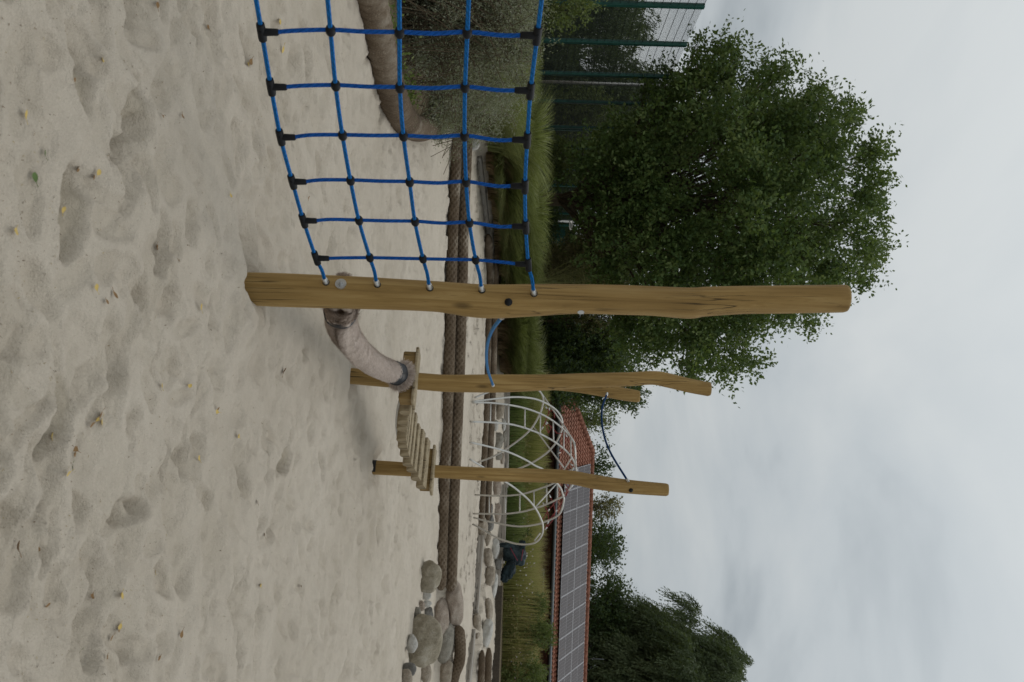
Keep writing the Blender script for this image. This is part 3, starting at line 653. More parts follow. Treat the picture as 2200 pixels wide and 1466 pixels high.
# ------------------------------------------------------------------ steel climbing frame
def c6(a, b): return (1000+a/4.887, 800+b/4.887)
def c7(a, b): return (1000+a/5.863, 1000+b/5.863)
fr0 = G(1015, 900, .28); fe = empty('steel_climber', (fr0[0], fr0[1], .28), 'domed steel tube climbing frame with ladders and red ropes', 'climbing frame')
def arch(pix, D0, D1, r=.019, name='arch_tube', mat='tube'):
    p = [P(x, y, 1) for x, y in pix]; q = np.array(pix, float); l = np.cumsum(np.r_[0, np.linalg.norm(np.diff(q, axis=0), axis=1)]); l /= l[-1]
    pts = [P(x, y, D0+(D1-D0)*f) for (x, y), f in zip(pix, l)]; s = spline(pts, 60 if len(pts) > 2 else 4); mb = MB(); mb.tube(s, r, 10); mb.build(name, M[mat], fe)
arch([c6(70,308),c6(250,287),c6(450,264),c6(600,263),c6(750,286),c6(880,345),c6(960,405),c6(1008,480),c6(1018,560),c6(1000,640),c6(950,740),c6(850,850),c6(700,950),c6(560,1012),c6(400,1060),c6(150,1100)], 18.4, 20.9)
arch([c6(70,318),c6(250,320),c6(450,342),c6(640,382),c6(800,442),c6(920,512),c6(1030,600),c6(1110,690),c6(1148,780),c6(1150,960),c7(1300,100),c7(1110,226),c7(950,290),c7(750,355),c7(600,378),c7(400,385),c7(118,372)], 18.4, 20.9)
arch([c6(52,520),c6(250,525),c6(500,551),c6(700,612),c6(850,680),c6(980,762),c6(1080,850),c6(1140,940),c6(1165,1040),c7(1370,200),c7(1250,370),c7(1150,430),c7(1000,500),c7(850,550),c7(700,588),c7(500,612),c7(300,612),c7(98,610)], 18.1, 20.6)
arch([c6(45,735),c6(200,770),c6(400,822),c6(520,866),c6(650,930),c6(730,980),c6(820,1022),c6(900,1090),c6(955,1160),c6(1003,1225),c6(1025,1300),c7(1240,440),c7(1205,580),c7(1140,650),c7(1000,712),c7(900,745),c7(750,768),c7(600,765),c7(400,730),c7(250,700),c7(102,658)], 18.0, 20.5)
arch([c6(45,912),c6(190,1000),c6(320,1080),c7(490,200),c7(600,270),c7(700,350),c7(800,440),c7(880,540),c7(940,650),c7(975,760),c7(965,870),c7(900,960),c7(800,995),c7(650,990),c7(500,950),c7(350,890),c7(200,800),c7(90,740)], 18.0, 20.3)
arch([c6(95,268),c6(225,215),c6(400,150),c6(600,130),c6(720,155),c6(795,220),c6(817,290),c6(805,370),c6(775,450),c6(700,580),c6(600,680),c6(430,805),c6(280,890),c6(130,945)], 19.0, 20.2)
for a, b, D0, D1 in ((c6(780,195),c6(1020,540),19.6,19.3),(c6(1020,540),c6(1145,740),19.3,19.2),(c6(1145,740),c6(1162,1000),19.2,19.3),(c6(710,565),c6(1030,1000),20.0,19.3),(c6(1035,1022),c6(1112,900),19.3,19.0),(c7(880,528),c7(1145,232),19.2,19.6),(c7(870,950),c7(940,855),19.9,19.8)):
    arch([a, b], D0, D1, .015, 'brace')
for i, (a, b) in enumerate((((265,330),(260,515)),((450,345),(450,548)),((625,385),(622,582)),((787,440),(785,645)),((920,515),(925,728)),((1035,605),(1032,810)),((1105,690),(1108,885)))):
    D0 = 18.45+.15*i; arch([c6(*a), c6(*b)], D0, D0-.25, .014, 'rung')
for i, (a, b) in enumerate((((300,385),(298,612)),((500,384),(498,612)),((685,368),(682,592)),((862,322),(862,545)),((1022,262),(1022,490)),((1160,205),(1158,425)))):
    D0 = 20.8-.13*i; arch([c7(*a), c7(*b)], D0, D0-.25, .014, 'rung')
red6 = [((835,355),(880,410)),((880,410),(840,515)),((880,370),(875,440)),((930,400),(935,480)),((840,515),(900,580)),((900,580),(870,640)),((800,600),(845,515)),((890,560),(960,640)),((1050,650),(1090,740)),((880,410),(930,400)),((840,515),(870,640)),((960,640),(1050,650)),((970,860),(1040,800)),((1050,650),(1040,800)),((1100,960),(1150,1000)),((1040,1150),(1080,1220)),((1080,1220),(1060,1300)),((1100,1170),(1050,1290)),((1130,1180),(1040,1310))]
red7 = [((1055,370),(1110,485)),((1110,485),(1130,590)),((975,470),(1035,580)),((1035,580),(1050,700)),((1035,580),(1110,490)),((975,690),(1035,580)),((1000,810),(1100,690)),((1100,690),(1130,590)),((1130,590),(1200,500)),((1110,485),(1190,400)),((1050,700),(1000,800)),((1190,400),(1270,330)),((1270,330),(1350,230)),((1200,500),(1240,400)),((1250,250),(1280,330)),((1050,700),(1130,590))]
for fn, lst, D in ((c6, red6, 19.6), (c7, red7, 19.9)):
    for a, b in lst: arch([fn(*a), fn(*b)], D, D-.05, .009, 'red_rope', 'redrope')
mb = MB()
for fn, lst, D in ((c6, red6[::2], 19.6), (c7, red7[::2], 19.9)):
    for a, b in lst:
        x0 = P(*fn(*a), D); x1 = P(*fn(*b), D-.05); d = norm(x1-x0); mb.tube([x0, x0+d*.07], .015, 8)
mb.build('rope_sleeves', M['steel'], fe)
#@@PART2
# ------------------------------------------------------------------ foliage builders
def rs_(seed): return np.random.default_rng(seed)
def leafmesh(name, c, d, l, w, mat, parent, tint, R):
    n = len(c); d = norm(d); s = norm(np.cross(d, R.normal(size=(n, 3)))); l = np.broadcast_to(l, n)[:, None]; w = np.broadcast_to(w, n)[:, None]
    V = np.stack([c, c+d*l*.45+s*w*.5, c+d*l, c+d*l*.45-s*w*.5], 1).reshape(-1, 3); q = np.arange(n)*4
    return fast(name, V, np.stack([q, q+1, q+2, q+3], 1), mat, parent, np.repeat(tint, 4))
def lobes(profile, D0, thick, nl, r, R):
    pr = np.array(profile, float); X = R.uniform(pr[0, 0], pr[-1, 0], nl*4)
    y0 = np.interp(X, pr[:, 0], pr[:, 1]); y1 = np.interp(X, pr[:, 0], pr[:, 2]); wd = y1-y0
    keep = R.random(nl*4) < wd/wd.max(); X, y0, y1 = X[keep][:nl], y0[keep][:nl], y1[keep][:nl]
    rad = r*R.uniform(.65, 1.3, len(X)); rp = rad/D0*F_PX*.8
    mid = (y0+y1)/2; half = np.maximum((y1-y0)/2-rp, 1); tt_ = R.uniform(-1, 1, len(X))*1.0; ed = np.abs(tt_) > .8; rad = np.where(ed, rad*.6, rad); Y = mid+(half+ed*rp*R.uniform(-.6, .9, len(X)))*tt_
    fx = np.clip((X-pr[0, 0])/(pr[-1, 0]-pr[0, 0]), 0, 1); amp = thick*np.sqrt(np.clip(1-tt_**2*.9, 0, 1))*np.sqrt(np.clip(1-(2*fx-1)**2*.6, 0, 1))
    D = D0+amp*R.uniform(-1, 1, len(X)); X2 = np.clip(X, pr[0, 0], pr[-1, 0]-rp*1.1); ot = R.random(len(X)) < .2; rad = np.where(ot, rad*.55, rad); X2 += np.where(ot, rp*R.uniform(.2, 1.5, len(X)), 0); Y = Y+np.where(ot, rp*R.uniform(-1.1, 1.1, len(X)), 0)
    return np.array([P(a, b, c) for a, b, c in zip(X2, Y, D)]), rad
def inlobes(cs, rd, n, R, flat=.8, shell=.42, clump=.0):
    i = R.choice(len(cs), n, p=rd**2/np.sum(rd**2)); d = norm(R.normal(size=(n, 3))); u = R.random(n)**shell
    p = cs[i]+d*(rd[i]*u)[:, None]*np.array([1, 1, flat]); return p, d, i
def limbs(base, top, cs, rd, tr, R, nl=40, mat=None, parent=None, sub=True):
    mb = MB(); base = np.array(base); top = np.array(top); H_ = top-base
    tp = [base+H_*f+np.array([.10*math.sin(f*7)*tr*3, .1*math.cos(f*5)*tr*3, 0])*(f > .02) for f in np.linspace(0, 1, 12)]
    trr = tr*np.array([1.35, 1.05]+[1-.085*k for k in range(1, 11)]); mb.tube(spline(tp, 30), np.interp(np.linspace(0, 1, 30), np.linspace(0, 1, 12), trr), 12)
    idx = R.choice(len(cs), min(nl, len(cs)), replace=False)
    for k in idx:
        c = cs[k]; f = np.clip((c[2]-base[2])/max(H_[2], .1)*R.uniform(.35, .75), .14, .95); s0 = base+H_*f; mid = s0*.5+c*.5+np.array([0, 0, .12*np.linalg.norm(c-s0)])+R.normal(size=3)*.1
        r0 = tr*(.26*(1-f)+.10); s = spline([s0, mid, c], 10); mb.tube(s, np.linspace(r0, r0*.18, 10), 6, cap=False)
        if sub:
            for _ in range(4):
                e_ = c+norm(R.normal(size=3))*rd[k]*.9; mb.tube(spline([s[5], (s[7]+e_)/2+R.normal(size=3)*.06, e_], 6), np.linspace(r0*.25, r0*.06, 6), 4, cap=False)
    return mb.build('trunk', mat or M['bark'], parent)
t = MT('bark', .95, .1); n = t.noise(t.map(t.tc('Object'), (9, 9, 1.6)), 1.4, 6, .65); t.col(t.ramp(n, [(.3, (.045, .035, .022)), (.6, (.10, .08, .05)), (.8, (.16, .135, .09))])); t.bump(n, .8, .03); M['bark'] = t.m
t = MT('birch_bark', .8, .2); n = t.noise(t.tc('Object'), 6, 4); t.col(t.ramp(n, [(.35, (.12, .11, .10)), (.5, (.42, .40, .37))])); M['birch'] = t.m
M['oak_leaf'] = foliage('oak_leaf', (.022, .048, .012), (.065, .112, .03), (.17, .215, .075), .36)
M['dark_leaf'] = foliage('dark_leaf', (.016, .034, .012), (.032, .058, .02), (.06, .09, .03))
M['mid_leaf'] = foliage('mid_leaf', (.05, .075, .022), (.11, .145, .042), (.19, .21, .075))
M['willow_leaf'] = foliage('willow_leaf', (.035, .055, .022), (.075, .10, .045), (.13, .155, .08))
M['silver_leaf'] = foliage('silver_leaf', (.14, .15, .10), (.22, .225, .16), (.32, .32, .24), .35)
M['brown_leaf'] = foliage('brown_leaf', (.085, .07, .035), (.16, .135, .065), (.23, .21, .085))
M['herb'] = foliage('herb_leaf', (.06, .085, .025), (.17, .17, .055), (.30, .22, .11))
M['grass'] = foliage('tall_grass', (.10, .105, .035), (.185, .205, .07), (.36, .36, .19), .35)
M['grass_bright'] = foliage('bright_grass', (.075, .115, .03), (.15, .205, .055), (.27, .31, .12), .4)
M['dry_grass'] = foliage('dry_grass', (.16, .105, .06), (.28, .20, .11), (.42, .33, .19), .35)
M['meadow'] = foliage('meadow_blades', (.14, .15, .045), (.32, .30, .10), (.44, .35, .17), .4)
M['bloom'] = foliage('bloom', (.55, .42, .40), (.62, .55, .52), (.75, .72, .68), .3)
M['redbits'] = foliage('red_foliage', (.16, .045, .02), (.22, .08, .035), (.26, .14, .05), .3)
BOUGH = [(1562,100,42),(1545,170,62),(1480,195,75),(1640,170,62),(1690,150,34),(1750,220,58),(1700,265,80),(1600,260,100),(1450,290,110),(1350,330,90),(1820,240,42),(1780,315,78),(1690,380,110),(1865,340,46),(1896,325,22),(1850,400,56),(1560,420,140),(1400,440,130),(1880,450,34),(1820,480,66),(1720,520,90),(1860,540,46),(1896,545,22),(1780,580,58),(1600,560,130),(1450,580,120),(1330,480,80),(1848,600,30),(1700,640,60),(1738,700,22),(1600,680,72),(1480,700,88),(1560,765,46),(1618,780,30),(1400,720,62),(1365,770,36),(1340,700,48),(1480,790,42),(1290,400,62),(1300,560,60),(1555,815,18),(1262,350,40),(1258,470,36),(1500,100,26),(1430,190,48),(1400,170,28)]
def boughs(D0, thick, R):
    cs, rd = [], []
    for X, Y, r in BOUGH:
        ctr = math.exp(-(((X-1560)/260)**2+((Y-440)/290)**2)); lay = 3 if ctr > .45 else (2 if ctr > .2 else 1)
        for q in range(lay):
            D = D0+thick*ctr**.5*((q/(lay-1)*2-1) if lay > 1 else R.uniform(-.6, .6))+R.normal()*.3; rm = r*D0/F_PX; c = P(X, Y, D)
            for _ in range(int(7+rm*5)): cs.append(c+norm(R.normal(size=3))*rm*R.uniform(.25, .85)*np.array([1, 1, .9])); rd.append(min(rm*R.uniform(.28, .45), .55))
    return np.array(cs), np.array(rd)
def broad(name, label, cat, profile, D0, thick, nl, r, nleaf, lsz, mat, seed, base, top, tr, group=None, flat=.85, gap=.35, nlimb=40, droop=0, bark=None, shell=.42, asp=.75):
    R = rs_(seed); base = np.array(base, float); base[2] = Hd(base[0], base[1])-.05
    cs, rd = lobes(profile, D0, thick, nl, r, R) if name != 'oak_tree' else boughs(D0, thick, R); nl = max(nl, len(cs)); e = empty(name, base, label, cat, group)
    limbs(base, top, cs, rd, tr, R, nlimb, bark, e)
    ns_ = nleaf//10; p, d, i = inlobes(cs, rd, ns_, R, flat, shell); sd2 = norm(d+R.normal(size=d.shape)*.45+[0, 0, .35]); sl = lsz*3.0*R.uniform(.4, 1.9, ns_)
    f_ = np.tile(np.linspace(0, 1, 10), ns_)[:, None]; p, d, i = np.repeat(p, 10, 0), np.repeat(d, 10, 0), np.repeat(i, 10); st_ = np.repeat(R.random(ns_), 10)
    p = p+np.repeat(sd2*sl[:, None], 10, 0)*f_+R.normal(size=p.shape)*lsz*.38
    # thin out along a 3-D noise so light and sky show between the clumps
    g = vn(p[:, 0]*1.7+p[:, 2]*.9, p[:, 1]*1.7+p[:, 2]*1.3, seed)+.6*vn(p[:, 0]*4+p[:, 2]*3.1, p[:, 1]*4-p[:, 2]*2.7, seed+2); k = g > -gap; p, d, i, st_ = p[k], d[k], i[k], st_[k]
    lt = R.random(nl*2)[i]*.5
    dr = norm(d*.7+R.normal(size=p.shape)*.8+np.array([0, 0, -droop])); tint = np.clip(.02+lt*.7+st_*.4+R.random(len(p))*.35, 0, 1)
    leafmesh('crown', p, dr, lsz*R.uniform(.6, 1.3, len(p)), lsz*asp*R.uniform(.6, 1.2, len(p)), M[mat], e, tint, R); return e
def hanging(name, label, cat, profile, D0, thick, nl, r, nstr, mat, seed, base, top, tr, slen=1.2, lsz=.10, group=None, wind=(-.25, 0), nleaf=13, bark=None):
    R = rs_(seed); base = np.array(base, float); base[2] = Hd(base[0], base[1])-.05
    cs, rd = lobes(profile, D0, thick, nl, r, R); e = empty(name, base, label, cat, group); limbs(base, top, cs, rd, tr, R, 40, bark, e)
    p, d, i = inlobes(cs, rd, nstr//8, R, .8, .5); p = np.repeat(p, 8, 0)+R.normal(size=(nstr//8*8, 3))*.13; d = np.repeat(d, 8, 0); i = np.repeat(i, 8); nstr = len(p); cst = np.repeat(R.random(nstr//8), 8); L_ = slen*np.repeat(R.uniform(.6, 1.3, nstr//8), 8)*R.uniform(.7, 1.1, nstr)*1.0 if True else slen*R.uniform(.4, 1.2, nstr); out = norm(d*np.array([1, 1, .25])+np.repeat(R.normal(size=(nstr//8, 3)), 8, 0)*.4+R.normal(size=d.shape)*.12)
    f = (np.arange(nleaf)/nleaf)[None, :, None]; lt = (R.random(nl*2)[i]*.3+cst*.35)[:, None]
    pos = p[:, None, :]+out[:, None, :]*(L_[:, None, None]*.45*np.sqrt(f))+np.array([wind[0], wind[1], 0])*L_[:, None, None]*f**1.5-np.array([0, 0, 1.])*L_[:, None, None]*f**1.6*.9
    dr = np.array([wind[0], wind[1], -1.])*np.ones_like(pos)+R.normal(size=pos.shape)*.45+out[:, None, :]*.5
    tint = np.clip(lt+R.random((nstr, nleaf))*.4, 0, 1); pos = pos.reshape(-1, 3)
    leafmesh('crown', pos, dr.reshape(-1, 3), lsz*R.uniform(.7, 1.4, len(pos)), lsz*.3, M[mat], e, tint.ravel(), R); return e
# the oak behind the net
oak = [(1228,392,520),(1250,340,560),(1290,300,640),(1340,240,800),(1400,170,812),(1440,140,818),(1500,95,815),(1560,62,815),(1600,80,815),(1650,100,795),(1700,108,745),(1740,160,690),(1780,170,660),(1830,205,635),(1865,270,600),(1890,320,560),(1905,410,530)]
tb = P(1150, 422, 30); R = rs_(11)
broad('oak_tree', 'big spreading oak with dense dark green crown behind the net, its trunk above the grasses', 'tree', oak, 30, 4.4, 420, .60, 240000, .135, 'oak_leaf', 11, tb, P(1700, 450, 30), .21, gap=.16, nlimb=130, shell=.5, asp=.62)
# trees and bushes beyond the fence (left)
def gb(X, Y, D): p = P(X, Y, D); return (p[0], p[1], 0)
GT = 'trees and bushes behind the ball court'
hanging('birch_tree', 'dark drooping tree behind the tall fence at the left edge', 'tree', [(1160,-260,210),(1250,-260,205),(1330,-250,170),(1370,-200,140),(1400,15,110),(1425,40,100)], 40, 4, 60, 1.2, 8000, 'willow_leaf', 21, gb(1150,60,40), P(1360,40,40), .16, 1.6, .16, GT, bark=M['birch'])
hanging('birch_tree', 'drooping tree with pale bare branches behind the grey pole', 'tree', [(1160,110,420),(1250,110,420),(1330,120,400),(1400,140,330),(1450,150,260)], 43, 4, 60, 1.3, 7000, 'willow_leaf', 22, gb(1150,230,43), P(1420,215,43), .15, 1.5, .16, GT, bark=M['birch'])
broad('hazel_bush', 'yellow-green bush growing through the tall fence', 'bush', [(1165,180,310),(1200,185,310),(1250,195,300),(1300,215,280),(1318,240,262)], 36.0, 1.2, 40, .6, 18000, .11, 'mid_leaf', 23, gb(1150,245,36), P(1260,245,36), .04, GT, nlimb=25, droop=.3)
broad('dark_tree', 'dark dense tree filling the gap left of the oak trunk', 'tree', [(1160,250,430),(1250,240,440),(1330,210,460),(1400,190,440),(1440,200,380)], 47, 3, 60, 1.2, 26000, .17, 'dark_leaf', 24, gb(1150,330,47), P(1400,320,47), .15, GT)
broad('dark_tree', 'dark dense tree right behind the oak trunk', 'tree', [(1160,430,700),(1250,430,700),(1310,440,690),(1350,460,680),(1380,480,640)], 52, 3, 70, 1.2, 30000, .18, 'dark_leaf', 25, gb(1150,560,52), P(1340,560,52), .16, GT)
broad('brown_shrub', 'thin olive-brown shrub with bare twigs between net and nearest post', 'bush', [(1160,500,612),(1200,500,640),(1260,490,640),(1310,500,640),(1345,520,620)], 33, 1.6, 50, .55, 20000, .075, 'brown_leaf', 26, gb(1150,570,33), P(1310,570,33), .05, GT, nlimb=50)
broad('dark_bush', 'dark bushy tree seen between the two nearest posts', 'tree', [(1155,655,840),(1200,660,845),(1250,665,835),(1290,670,830),(1315,700,810),(1345,725,790)], 38, 2.5, 70, .75, 34000, .12, 'dark_leaf', 27, gb(1140,750,38), P(1300,750,38), .1, GT)
broad('brown_shrub', 'bare purplish-brown shrub rising above the dark bush between the posts', 'bush', [(1230,660,730),(1290,660,735),(1330,665,725),(1350,670,700)], 36.5, 1, 30, .4, 5000, .07, 'brown_leaf', 28, gb(1140,690,36.5), P(1320,690,36.5), .05, GT, nlimb=30)
broad('dark_bush', 'dark tree peeking out beyond the bent post tops', 'tree', [(1170,780,860),(1250,790,862),(1300,795,862),(1350,800,870),(1385,815,862)], 44, 2, 40, .7, 16000, .13, 'dark_leaf', 29, gb(1150,820,44), P(1350,825,44), .1, GT)
broad('low_bush', 'low bush with pale leaves at the foot of the fence', 'bush', [(1150,290,400),(1175,290,405),(1215,300,400),(1232,320,380)], 30.8, .8, 24, .32, 7000, .07, 'mid_leaf', 30, gb(1140,345,30.8), P(1200,345,30.8), .03, GT, nlimb=16)
broad('low_bush', 'low dark bush right of the oak trunk beside the short pole', 'bush', [(1150,440,520),(1175,440,520),(1195,445,510)], 31.5, .8, 20, .28, 5000, .07, 'dark_leaf', 31, gb(1140,480,31.5), P(1180,480,31.5), .03, GT, nlimb=12)
# yellow-green bare stems
R = rs_(41); e = empty('stem_shrub', gb(1150, 600, 30), 'shrub of long bare yellow-green stems beside the nearest post', 'bush'); b0 = P(1165, 606, 30)
mb = MB()
for k in range(26):
    en = P(R.uniform(1230, 1325), R.uniform(545, 620), R.uniform(29.4, 30.6)); mb.tube(spline([b0+R.normal(size=3)*.08, b0*.55+en*.45+np.array([R.normal()*.15, 0, .1]), en], 9), np.linspace(.014, .004, 9), 4, cap=False)
    for q in range(3):
        s = b0*.4+en*.6; mb.tube([s, s+R.normal(size=3)*.25+[0, 0, .2]], .005, 4, cap=False)
t = MT('stem', .8); t.col((.20, .20, .07)); mb.build('stems', t.m, e)
leafmesh('leaves', P(1260, 590, 30)+R.normal(size=(700, 3))*[.55, .3, .5], R.normal(size=(700, 3)), .05, .03, M['mid_leaf'], e, R.random(700), R)
R = rs_(47); nn2 = 60000; Yw = R.uniform(-300, 900, nn2); Dw = R.uniform(62, 70, nn2); zt_ = 3.6+2.4*vn(Yw*.012, Yw*0, 5)+1.2*vn(Yw*.05, Yw*0, 6); pw_ = np.stack([(Yw-733)/F_PX*Dw, Dw, .9+R.random(nn2)**.8*zt_], 1)
o = leafmesh('far_wood', pw_, R.normal(size=(nn2, 3)), .34*R.uniform(.6, 1.3, nn2), .24, M['dark_leaf'], None, R.random(nn2), R); tag(o, 'dark belt of far undergrowth behind the ball court and trees', 'undergrowth', None, 'stuff')
# trees behind the building
GB = 'trees rising behind the tiled roof'
broad('birch_tree', 'light feathery tree behind the left hip of the roof', 'tree', [(1150,780,930),(1230,790,960),(1270,820,965),(1300,850,930),(1325,895,920)], 56, 2, 40, .8, 9000, .15, 'mid_leaf', 51, gb(1100,900,56), P(1310,905,56), .1, GB, gap=.15)
broad('round_tree', 'low round tree behind the roof ridge left of the far post', 'tree', [(1150,950,1050),(1250,950,1048),(1290,960,1045),(1322,985,1025)], 60, 2, 30, .8, 9000, .16, 'dark_leaf', 52, gb(1100,1000,60), P(1300,1000,60), .1, GB)
broad('sparse_tree', 'sparse yellowing tree behind the roof right of the far post', 'tree', [(1150,1050,1130),(1260,1052,1130),(1300,1060,1120),(1325,1075,1110)], 60, 2, 30, .7, 4500, .15, 'brown_leaf', 53, gb(1100,1090,60), P(1315,1090,60), .1, GB, gap=.1)
broad('round_tree', 'dark green tree behind the middle of the solar roof', 'tree', [(1150,1105,1240),(1260,1108,1238),(1290,1115,1232),(1318,1140,1205),(1330,1165,1190)], 58, 2.5, 45, .8, 18000, .16, 'dark_leaf', 54, gb(1100,1170,58), P(1320,1170,58), .12, GB)
broad('round_tree', 'broad dark tree left of the tall willow', 'tree', [(1150,1215,1420),(1260,1218,1420),(1290,1225,1420),(1320,1235,1400),(1345,1275,1380)], 60, 3, 60, .9, 26000, .17, 'dark_leaf', 55, gb(1100,1290,60), P(1330,1300,60), .15, GB)
hanging('willow_tree', 'tall weeping willow behind the right end of the roof', 'tree', [(1180,1290,1700),(1260,1285,1700),(1330,1278,1700),(1400,1285,1690),(1450,1300,1660),(1495,1310,1640),(1520,1350,1600),(1560,1362,1560),(1590,1378,1500),(1606,1395,1460)], 62, 6, 105, 1.25, 30000, 'willow_leaf', 56, gb(1100,1480,62), P(1540,1440,62), .32, 1.7, .22, GB, wind=(-.35, 0), nleaf=14)
# ------------------------------------------------------------------ silver willow bush by the fat rope
def willowbush(label, profile, D0, thick, seed, base, nst, nlf):
    R = rs_(seed); base = np.array(base, float); base[2] = Hd(base[0], base[1]); e = empty('silver_willow', base, label, 'bush', 'silver willow bushes on the left')
    cs, rd = lobes(profile, D0, thick, 90, .16, R); mb = MB(); C_, D_, T_ = [], [], []
    for k in range(nst):
        j = R.integers(len(cs)); en = cs[j]+R.normal(size=3)*rd[j]*.6; b = base+np.array([R.normal()*.35, R.normal()*.6, 0]); h = max(.15, en[2]-b[2])
        s = spline([b, b*.55+en*.45+[0, 0, h*.25], en, en+(en-b)*[.12, .12, 0]+[0, 0, -.02-.06*R.random()]], 14); 
        if k % 2 == 0: mb.tube(s, np.linspace(.0045, .0015, 14), 4, cap=False)
        n = nlf; f = R.uniform(.12, 1, n)*12.99; i = f.astype(int); fr_ = (f-i)[:, None]; p = s[i]*(1-fr_)+s[np.minimum(i+1, 13)]*fr_; dd = s[np.minimum(i+1, 13)]-s[i]
        off = R.normal(size=(n, 3))*.035*(.5+R.random((n, 1))); C_.append(p+off); D_.append(norm(dd)*.8+R.normal(size=(n, 3))*.7); T_.append(np.clip(R.random(n)*.75+.25*R.random(), 0, 1))
    t = bpy.data.materials.get('twig') 
    if t is None: q = MT('twig', .85); q.col((.10, .075, .045)); t = q.m
    mb.build('stems', t, e); C_ = np.concatenate(C_); R2 = R
    leafmesh('leaves', C_, np.concatenate(D_), .027*R.uniform(.6, 1.4, len(C_)), .010, M['silver_leaf'], e, np.concatenate(T_), R)
pb = [(845,-160,60),(872,-160,190),(900,-160,235),(950,-160,255),(1000,-160,262),(1050,-160,240),(1100,-160,200),(1135,-160,150),(1165,-160,70)]
willowbush('large silver-leaved willow bush behind the fat curved rope, at the left edge', pb, 8.9, 1.1, 61, (-3.2, 8.9, 0), 1500, 60)
pb2 = [(880,120,262),(930,150,285),(980,170,292),(1010,180,305),(1040,190,290),(1080,180,255),(1110,170,225)]
willowbush('smaller silver willow bush trailing thin twigs over the sand by the rope bend', pb2, 11.2, .8, 62, (-3.0, 11.3, 0), 480, 60)
R = rs_(63)
# fine green weeds under the bush
n = 2600; ww = np.stack([R.uniform(-3.6, -2.2, n), R.uniform(6.2, 9.0, n)*.97+.2, np.zeros(n)], 1); bx = np.interp(ww[:, 1], BED[:, 0], BED[:, 1]); ww[:, 0] = bx-.06-np.abs(R.normal(size=n))*.10
ww[:, 2] = [Hd(a, b)+abs(R.normal())*.07+.02 for a, b, _ in ww]
o = leafmesh('weeds', ww, R.normal(size=(n, 3))+[0, 0, .8], .035*R.uniform(.6, 1.4, n), .022, M['grass_bright'], None, R.random(n), R); tag(o, 'low bright green weeds between the fat rope and the willow bush', 'weeds', None, 'stuff')
# ------------------------------------------------------------------ grasses
def blades(base, n, h, spread, R, seg=4, lean=.45, w=.006, r0=.12, wind=0.):
    az = R.random(n)*2*np.pi; rr_ = r0*np.sqrt(R.random(n)); b = base+np.stack([np.cos(az)*rr_, np.sin(az)*rr_, np.zeros(n)], 1)
    az2 = az+R.normal(size=n)*.5; out = np.stack([np.cos(az2), np.sin(az2), np.zeros(n)], 1); H_ = h*R.uniform(.55, 1.1, n); le = H_*spread*R.uniform(.3, 1.5, n)
    f = np.linspace(0, 1, seg+1); s = np.stack([-np.sin(az2+R.normal(size=n)), np.cos(az2), np.zeros(n)], 1); s = norm(s)
    V = []; 
    for q in f:
        c = b+out*(le*q**2)[:, None]+np.array([1, 0, 0])*(wind*H_*q**2)[:, None]+np.array([0, 0, 1.])*(H_*(q-.22*spread*2*q**3))[:, None]; ww_ = w*(1-q)**.6*np.ones(n)+.0012
        V += [c-s*ww_[:, None], c+s*ww_[:, None]]
    V = np.stack(V, 1).reshape(-1, 3); m_ = 2*(seg+1); k = np.arange(n)*m_
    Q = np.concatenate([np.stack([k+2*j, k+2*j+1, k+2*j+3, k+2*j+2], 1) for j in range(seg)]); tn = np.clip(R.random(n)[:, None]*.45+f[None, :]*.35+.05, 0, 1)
    return V, Q, np.repeat(tn, 2, axis=1).ravel()
def clump(name, x, y, h, n, mat, seed, label, group, spread=.42, r0=.16, w=.006, dry=0, wind=0.05):
    R = rs_(seed); b = np.array([x, y, Hd(x, y)-.02]); e = empty(name, b, label, 'grass clump', group)
    if y > 17: n = int(n*.55); w = .0125
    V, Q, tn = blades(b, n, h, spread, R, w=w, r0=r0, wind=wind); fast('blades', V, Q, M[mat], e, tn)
    if dry: V, Q, tn = blades(b, dry, h*.5, .7, R, w=w, r0=r0*1.3); fast('dry_blades', V, Q, M['dry_grass'], e, tn)
lab = 'tall feathery green grass clump behind the distant rope and timber edge'
gx = [(330,18.6),(372,20.0),(415,21.2),(452,22.6),(495,23.6),(535,24.4),(575,24.9),(618,25.2),(660,25.6),(700,26.0),(738,26.4),(775,27.0)]
for i, (Y, D) in enumerate(gx):
    x = (Y-733)/F_PX*D; clump('ornamental_grass', x, D-.35, 1.08+.22*math.sin(i*2.3), 2600, 'grass', 200+i, lab, 'feathery grass clumps', dry=700, r0=.25, spread=.85)
    clump('ornamental_grass', x+.25, D+.8, 1.36+.24*math.cos(i*2.9), 1700, 'grass', 230+i, lab, 'feathery grass clumps', dry=100, r0=.3, spread=.6)
for i, Y in enumerate(range(330, 800, 34)):
    p_, D_ = groundhit(float(np.interp(Y, [330, 500, 700, 800], [1034, 1056, 1076, 1092])), Y); clump('ornamental_grass', p_[0], p_[1]+.25, .62+.16*math.sin(i*3), 1500, 'grass', 330+i, 'low arching grass clump spilling over the timber and rope edge', 'low arching grass clumps', dry=500, r0=.2, spread=1.25)
for i, Y in enumerate(range(345, 800, 30)):
    p_, D_ = groundhit(float(np.interp(Y, [330, 500, 700, 800], [1040, 1062, 1080, 1094])), Y); clump('ornamental_grass', p_[0], p_[1]+.55, .92+.2*math.sin(i*2.1), 2200, 'grass', 360+i, 'middle-height grass clump between the low edge grass and the tall clumps', 'middle-height grass clumps', dry=900, r0=.3, spread=.95)
lab = 'tall feathery green grass clump rising behind the silver willow bush'
